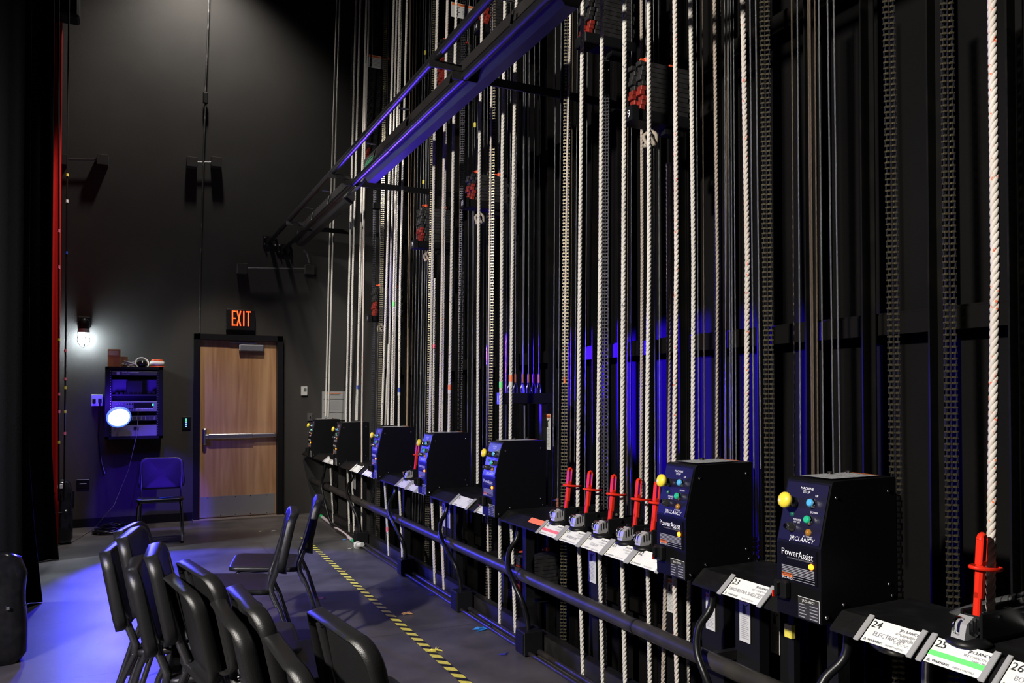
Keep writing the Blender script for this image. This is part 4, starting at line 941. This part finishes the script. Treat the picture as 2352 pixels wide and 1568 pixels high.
# arbors ----------------------------------------------------------------------
def arbor(y, zb_, nw, label, num=None, nred=4, X0=2.41, X1=2.72, rodtop=None, sign=None, cap=True, knot=True, w_=.12):
    o = thing('counterweight_arbor', label, 'counterweight stack', (X0, y, zb_), 'counterweight stacks'); hw = .026
    t = MB().box(((X0+X1)/2-.01, y, zb_-.03), (X1-X0+.05, w_+.01, .06), BLACK2, bev=.006).box((X1-.08, y, zb_-.07), (.12, .06, .05), BLACK2); br = t.build('base_bracket', o)
    if num:
        MB().box((X0-.055, y-.03, zb_-.03), (.04, w_-.02, .075), BLACK2).text(num, .055, (X0-.0765, y-.035, zb_-.05), RD, UPV, LET, 'c').build('number_plate', br)
    for k in range(nw):
        red = k < nred; z = zb_+hw*(k+.5)
        off = .008*((k*7) % 3-1)
        t = MB().box(((X0+X1)/2+.02+off, y, z), (X1-X0-.04, w_, hw-.002), WEIGHT, bev=.002)
        for sy in (-1, 1): t.box((X0+.012+off, y+sy*w_*.32, z), (.03, w_*.34, hw-.002), REDW if red else WEIGHT, bev=.002)
        t.build('weight_plate', o)
    zt = zb_+hw*nw; rt = rodtop or zt+.9
    t = MB()
    for x in (X0+.07, X1-.05): t.tube([(x, y, zb_-.05), (x, y, rt)], .007, WIRE, 6)
    t.build('arbor_rod', o)
    t = MB()
    for x in (X0+.07, X1-.05): t.lathe([(.016, 0), (.016, .022)], ORRED, 12, MX((x, y, zt+.02))).box((x-.02, y, zt+.03), (.04, .012, .01), ORRED)
    t.build('locking_collar', o)
    if cap and rodtop is None: MB().tube([((X0+X1)/2, y, rt), ((X0+X1)/2, y, rt+4.5)], .005, WIRE, 6).build('lift_cable', o)
    if cap: MB().box(((X0+X1)/2, y, rt), (X1-X0+.03, .07, .06), BLACK2, bev=.004).build('top_bracket', o)
    if knot:
        kx = X0+.02+.0; c = Vector((X0-.02+.1, y-.02, zb_-.14)); t = MB()
        for q in range(5):
            a_ = q*1.3; t.tube(smooth([c+Vector((0, 0, .05)), c+Vector((.035*math.cos(a_), .035*math.sin(a_), .02)), c+Vector((.03*math.cos(a_+1), .03*math.sin(a_+1), -.03)), c+Vector((0, 0, -.01))], 4), .010, ROPET, 6)
        t.tube([c+Vector((0, 0, -.03)), c+Vector((0, 0, -.16))], .016, BLACK2, 8); t.build('knot', o)
def YA(px, X_=2.41): return YX(px, X_)
def ZA(py, px, X_=2.41): return at(px, py, x=X_).z
arbor(YA(1462), ZA(258, 1462), 10, 'counterweight stack 19 with red ended lower plates, upper centre', '19', 5)
arbor(YA(1078), ZA(462, 1078), 8, 'counterweight stack 13 hanging below the long beam', '13', 5)
arbor(YA(962), ZA(556, 962), 12, 'counterweight stack 9, left of stack 13', '9', 5)
arbor(YA(857), ZA(726, 857), 12, 'counterweight stack 5, lowest of the far stacks', '5', 6)
arbor(YA(840), ZA(405, 840), 52, 'tall grey counterweight stack at the far left behind the ropes', None, 12, knot=False)
arbor(YA(1010), ZA(205, 1010), 16, 'counterweight stack with red plates above the long beam, beside the upper warning sign', None, 10)
arbor(YA(1110), ZA(62, 1110), 10, 'counterweight stack at the top edge between the two pipes', '14', 5)
arbor(YA(1345), ZA(82, 1345), 14, 'dark counterweight stack at the top edge right of the long beam', None, 3, knot=False)
arbor(YA(1372)+.25, ZA(72, 1372)+.35, 10, 'dark counterweight stack at the top edge behind the ropes of cards 19 and 20', None, 2, knot=False)
# arbor 15: spreader bar seen at waist height, weights near the floor
Y15 = 4.98
arbor(Y15, .16, 9, 'counterweight stack 15, red ended, low down behind the middle guard pipe', None, 7, rodtop=1.44, cap=False, knot=False, X0=2.42)
sb = thing('spreader_bar', 'black bar with blue number plate 15 and six shackled cables', 'spreader bar', (2.5, Y15, 1.45))
MB().box((2.505, Y15, 1.49), (.40, .05, .075), BLACK2, bev=.004).box((2.64, Y15, 1.1), (.05, .03, .72), BLACK2).build('bar', sb)
MB().box((2.30, Y15, 1.49), (.012, .075, .08), NAVY).text('15', .06, (2.29, Y15, 1.468), RD, UPV, LET, 'c').build('number_plate', sb)
for px in (1171, 1184, 1201, 1214, 1226, 1238):
    p = at(px, 900, y=Y15); t = MB()
    t.tube(smooth([(p.x-.012, Y15, 1.53), (p.x-.014, Y15, 1.56), (p.x, Y15, 1.60), (p.x+.014, Y15, 1.56), (p.x+.012, Y15, 1.53)], 3), .005, CHROME, 6); t.build('shackle', sb)
    MB().tube([(p.x, Y15, 1.60), (p.x, Y15, 1.66)], .008, COPPER, 8).build('crimp_sleeve', sb)
    MB().tube([(p.x, Y15, 1.65), (p.x+.01, Y15-.01, 5.6)], .0032, WIRE, 6).build('lift_wire', sb)
# cable ends behind the rail
for px, py, X_, lab in [(1270, 1180, 2.42, 'left crimped cable end standing on the rail beside the middle box'), (1281, 1183, 2.42, 'right crimped cable end standing on the rail beside the middle box'), (1734, 1290, 2.44, 'rear crimped cable end beside the second nearest box'), (1747, 1300, 2.40, 'front crimped cable end beside the second nearest box')]:
    p = at(px, py, x=X_); o = thing('cable_end', lab, 'cable end', tuple(p-Vector((0, 0, .03))))
    MB().tube(smooth([p+Vector((0, 0, -.04)), p+Vector((.015, 0, -.01)), p+Vector((0, 0, .04)), p+Vector((-.015, 0, -.01)), p+Vector((0, 0, -.04))], 3), .005, CHROME, 6).build('thimble', o)
    t = MB()
    for k in range(3): t.tube([p+Vector((0, 0, .045+k*.022)), p+Vector((0, 0, .062+k*.022))], .009, COPPER, 8)
    t.build('crimp_sleeve', o)
o = MB().tube([at(1269, 1148, x=2.42), at(1281, 1148, x=2.42)], .004, WIRE, 6); one(o, 'cable_spacer', 'small metal spacer joining the two cables beside the middle box', 'spacer')

# warning stickers and signs ---------------------------------------------------
def sign(px0, py0, px1, py1, X_, label, head=True, big=False, name='warning_sign', facey=False):
    A = at(px0, py0, x=X_); B = at(px1, py1, x=X_)
    if facey:
        ym = (A.y+B.y)/2; A = at(px0, py0, y=ym); B = at(px1, py1, y=ym)
        o = thing(name, label, 'sign', ((A.x+B.x)/2, ym, B.z)); w_ = B.x-A.x; h_ = A.z-B.z; p0 = Vector((A.x, ym, B.z)); RR = Vector((1, 0, 0)); off = Vector((0, -.003, 0))
        MB().quad(p0, RR*w_, UPV*h_, PAPER, .002).build('plate', o); q = lambda u, v: p0+RR*w_*u+UPV*h_*v+off
        t = MB().quad(q(.03, .82), RR*w_*.94, UPV*h_*.15, ORANGE, .0005).text('WARNING', h_*.12, q(.5, .85)+off*.3, RR, UPV, INK, 'c')
        for k in range(6): t.add([q(.45, .72-k*.1), q(.92-.1*(k % 2), .72-k*.1), q(.92-.1*(k % 2), .68-k*.1), q(.45, .68-k*.1)], [(0, 1, 2, 3)], INKG)
        for v0 in (.1, .42): t.add([q(.14, v0), q(.3, v0), q(.27, v0+.28), q(.18, v0+.28)], [(0, 1, 2, 3)], INK).add([q(.2, v0+.2), q(.38, v0+.27), q(.37, v0+.31), q(.19, v0+.25)], [(0, 1, 2, 3)], INK)
        t.build('print', o); return
    yy0, yy1 = A.y, B.y; pm = (px0+px1)/2; h_ = at(pm, py0, x=X_).z-at(pm, py1, x=X_).z; B.z = at(pm, py1, x=X_).z
    o = thing(name, label, 'sign', (X_, (yy0+yy1)/2, B.z)); w_ = yy0-yy1; p0 = Vector((X_, yy0, B.z))
    MB().quad(p0, RD*w_, UPV*h_, PAPER, .002).build('plate', o)
    q = lambda u, v: p0+RD*w_*u+UPV*h_*v+Vector((-.003, 0, 0))
    t = MB()
    if head:
        t.quad(q(.03, .88 if not big else .82), RD*w_*.94, UPV*h_*(.1 if not big else .15), ORANGE, .0005)
        t.text('WARNING', (min(h_*.09, w_*.2)) if not big else h_*.12, q(.5, .895 if not big else .85)+Vector((-.001, 0, 0)), RD, UPV, INK, 'c')
    if big:
        for k in range(6): t.add([q(.4, .72-k*.1), q(.92-.1*(k % 2), .72-k*.1), q(.92-.1*(k % 2), .68-k*.1), q(.4, .68-k*.1)], [(0, 1, 2, 3)], INKG)
        t.add([q(.12, .35), q(.3, .35), q(.26, .7), q(.16, .7)], [(0, 1, 2, 3)], INK); t.add([q(.2, .6), q(.36, .72), q(.34, .76), q(.18, .66)], [(0, 1, 2, 3)], INK)
    else:
        t.lathe([(w_*.09, 0), (w_*.09, .0005)], INK, 10, Matrix.Translation(q(.42, .80)) @ Matrix.Rotation(PI/2, 4, 'Y'))
        t.add([q(.3, .62), q(.62, .62), q(.56, .77), q(.32, .77)], [(0, 1, 2, 3)], INK); t.add([q(.5, .76), q(.86, .84), q(.86, .86), q(.45, .78)], [(0, 1, 2, 3)], INK)
        n = 12
        for k in range(n): t.add([q(.12, .56-k*.042), q(.86-.14*(k % 3 == 1), .56-k*.042), q(.86-.14*(k % 3 == 1), .54-k*.042), q(.12, .54-k*.042)], [(0, 1, 2, 3)], INKG)
    t.build('print', o)
sign(1622, 1363, 1643, 1446, 2.27, 'narrow warning sticker with a falling figure, left of card 23')
sign(1699, 1370, 1724, 1474, 2.27, 'narrow warning sticker just below card 23')
sign(1771, 1392, 1792, 1500, 2.4, 'narrow warning sticker below and left of the nearest control box')
sign(1351, 1258, 1369, 1337, 2.27, 'narrow pictogram sticker below card 20')
sign(1531, 1328, 1548, 1405, 2.45, 'narrow sticker between the ropes below the second nearest box')
sign(1015, 1148, 1023, 1208, 2.4, 'narrow white sticker below the fourth control box')
sign(1027, 1165, 1034, 1212, 2.4, 'second narrow white sticker below the fourth control box, slightly lower')
sign(811, 1090, 817, 1122, 2.4, 'small narrow sticker below the second control box')
sign(1252, 950, 1265, 1032, 2.66, 'narrow warning sticker above the middle control box, right of number plate 15')
sign(1183, 1286, 1237, 1352, 2.66, 'large orange headed warning sign low behind the guard pipe', big=True)
sign(843, 124, 880, 160, 2.4, 'orange headed warning sign on the tall far weight stack', big=True, facey=True)
sign(1036, 4, 1091, 50, 2.4, 'orange headed warning sign at the top edge behind the long beam', big=True, facey=True)
for a, b_, X_, lab, tags in [(889, 859, 2.55, 'cable with four yellow tags down the far left of the rope wall', [73, 200, 468, 598]), (979, 963, 2.55, 'cable with yellow tags left of weight stack 13', [121, 268, 418]), (1094, 1082, 2.55, 'cable with one yellow tag below the long beam', [287])]:
    P0, P1 = at(a, -60, x=X_), at(b_, 1160, x=X_); o = thing('tagged_cable', lab, 'cable', tuple(P1), 'cables with yellow tags')
    MB().tube([P0+(P0-P1)*.1, P1], .0035, WIRE, 6).build('cable', o)
    for py in tags:
        z = at(a+(b_-a)*(py+60)/1220, py, x=X_).z; p = P1.lerp(P0, (z-P1.z)/(P0.z-P1.z)); MB().box(tuple(p), (.018, .018, .04), YELT, bev=.003).build('tag', o)
p = at(1815, 1448, x=2.3); one(MB().box((2.31, p.y, -.05), (.012, .03, 1.5), BLACK2).box((2.298, p.y, p.z), (.02, .036, .05), YELT), 'guide_post', 'black post with a yellow tape mark below the nearest control box', 'post')
for px, X_ in ((1632, 2.27), (1711, 2.27), (1781, 2.4), (1360, 2.27), (1540, 2.45), (1019, 2.4), (1031, 2.4), (814, 2.4)):
    y = YX(px, X_); w2 = .14 if px > 1600 else .09
    one(MB().box((X_+.03, y, -.05), (.05, w2, 1.5), BLACK2), 'guide_post', f'flat black post carrying the warning sticker {dict([(1632, "left of card 23"), (1711, "below card 23"), (1781, "left of the nearest control box"), (1360, "below card 20"), (1540, "below the second nearest box"), (1019, "below the fourth control box"), (1031, "below the fourth control box, lower one"), (814, "below the second control box")])[px]}', 'post', 'guide posts below the rail')

# ------------------------------------------------------------------ pipes and raceway beams overhead
PD = mat('black rigging pipe', (.014, .014, .016), .35, .4)
XP1, XP2 = 1.6, 1.78
zp1 = (at(620, 560, x=XP1).z+at(1140, 0, x=XP1).z)/2; zp2 = at(1000, 180+50, x=XP2).z
a_ = [at(787, 365, x=XP1), at(1031, 104, x=XP1)]; zp1 = (a_[0].z+a_[1].z)/2
p_ = [at(935, 314, x=XP2), at(1110, 120, x=XP2)]; zp2 = (p_[0].z+p_[1].z)/2
for X_, z, lab in ((XP1, zp1, 'upper left black pipe running along the whole fly wall overhead'), (XP2, zp2, 'lower right black pipe overhead, beside the raceway beams')):
    o = thing('rigging_pipe', lab, 'pipe', (X_, 5, z)); MB().tube([(X_, 10.44, z), (X_, .5, z)], .026, PD, 14).build('pipe', o)
    for y in (9.6, 7.7, 5.9, 4.4, 3.0): MB().tube([(X_, y-.05, z), (X_, y+.05, z)], .029, PD, 14).build('sleeve', o)
    MB().box((X_, YW-.006, z), (.17, .012, .13), IRON).build('flange', o)
    t = MB()
    for dx in (-.065, .065):
        for dz in (-.045, .045): t.lathe([(.011, 0), (.011, .014)], CHROME, 6, MX((X_+dx, YW-.012, z+dz), (PI/2, 0, 0)))
    t.build('bolt', o)
for k, (px, py) in enumerate([(760, 530), (840, 385), (1105, 125), (700, 520)]):
    if k == 3: continue
    y = [9.05, 6.95, 4.35][k]
    o = thing('pipe_bracket', ['farthest flat steel arm holding the overhead pipes', 'middle flat steel arm holding the overhead pipes', 'nearest flat steel arm holding the overhead pipes'][k], 'bracket', (2.4, y, zp2))
    MB().box((2.35, y, zp2-.0), (1.3, .012, .05), IRON).build('arm', o); MB().tube(smooth([(XP2-.03, y, zp2-.02), (XP2-.03, y, zp2+.02), (XP2, y, zp2+.035), (XP2+.03, y, zp2+.02), (XP2+.03, y, zp2-.02)], 3), .006, CHROME, 6).build('u_bolt', o)
    MB().box((XP1+.06, y, (zp1+zp2)/2), (.2, .012, .04), IRON, MX((0, 0, 0))).build('pipe_strap', o)
BM = mat('dark raceway enamel', (.02, .018, .019), .45, .2, var=(5, (.028, .025, .025), .4, .7))
zB = at(1100, 228, x=1.97).z
def beam(y0, y1, lab):
    x0 = 1.83; o = thing('raceway_beam', lab, 'raceway', (1.9, (y0+y1)/2, zB), 'black raceway beams overhead')
    MB().prism([(x0, zB+.19), (x0, zB+.045), (x0+.035, zB), (x0+.105, zB-.0), (x0+.13, zB+.04), (x0+.13, zB+.19)], y0, y1, BM).build('trough', o)
    n = max(2, int((y0-y1)/.8)) if y0 > y1 else max(2, int((y1-y0)/.8))
    for k in range(n):
        y = y1+(y0-y1)*(k+.5)/n; t = MB().tube([(XP2-.05, y, zB+.2), (XP2+.03, y, zB+.2)], .008, CHROME, 8).tube([(XP2+.0, y, zp2), (XP2+.02, y, zB+.15)], .008, IRON, 6); t.build('hanger_clamp', o)
    return o
yb0 = at(1325, 37, x=1.93).y; yb1 = at(862, 437, x=1.93).y
bm = beam(yb1, yb0, 'long near black raceway beam hung below the pipes, blue lit underneath')
t = MB(); gm = mat('green chalk', (.02, .22, .1), .7)
t.tube([(1.829, yb1-.19-.15*math.cos(q), zB+.125+.035*math.sin(q)) for q in [i*2*PI/20 for i in range(21)]], .003, gm, 5, False)
for k in range(8): t.tube([(1.829, yb1-.08-k*.03, zB+.105), (1.829, yb1-.095-k*.03, zB+.145)], .003, gm, 5)
t.build('green_scribble', bm)
beam(10.0, at(808, 500, x=1.93).y, 'short far raceway beam by the far wall')
pp = smooth([(1.86, yb1, zB+.09), (1.84, yb1+.12, zB+.02), (1.82, yb1+.3, zB+.0), (1.86, at(808, 500, x=1.93).y-.0, zB+.06)], 6)
one(MB().tube(pp, .016, mat('grey flex conduit', (.1, .1, .11), .4), 10), 'flex_conduit', 'curved flexible conduit joining the two raceway beams', 'conduit')

# galvanised pipe at the lower right
GALV = mat('galvanised pipe', (.42, .43, .44), .3, .9, var=(18, (.3, .3, .31), .4, .7))
X_ = 2.33
pts = smooth([at(2128, 1640, x=X_), at(2130, 1520, x=X_), at(2138, 1465, x=X_), at(2170, 1425, x=X_), at(2240, 1398, x=X_), at(2352, 1372, x=X_), at(2440, 1352, x=X_)], 6)
o = thing('bent_pipe', 'bent galvanised pipe behind cards 25 and 26', 'pipe', tuple(pts[0])); MB().tube(pts, .017, GALV, 12).build('pipe', o)
for k in range(6):
    p = at(2290+k*17, 1386-k*4, x=X_); MB().tube([p-Vector((0, .002, 0)), p+Vector((0, .002, 0))], .0185, IRON, 12).build('tape_band', o)
one(MB().tube(smooth([at(2245, 1500, x=2.2), at(2290, 1472, x=2.25), at(2352, 1446, x=2.3), at(2430, 1420, x=2.3)], 5), .014, GALV, 12), 'lower_pipe', 'short galvanised pipe behind card 26, below the bent pipe', 'pipe')
one(MB().tube(smooth([at(1996, 1460, x=2.1), at(2022, 1482, x=2.08), at(2050, 1492, x=2.08), at(2072, 1496, x=2.1)], 5), .018, GALV, 12), 'pipe_elbow', 'curved galvanised elbow just below card 24', 'pipe')
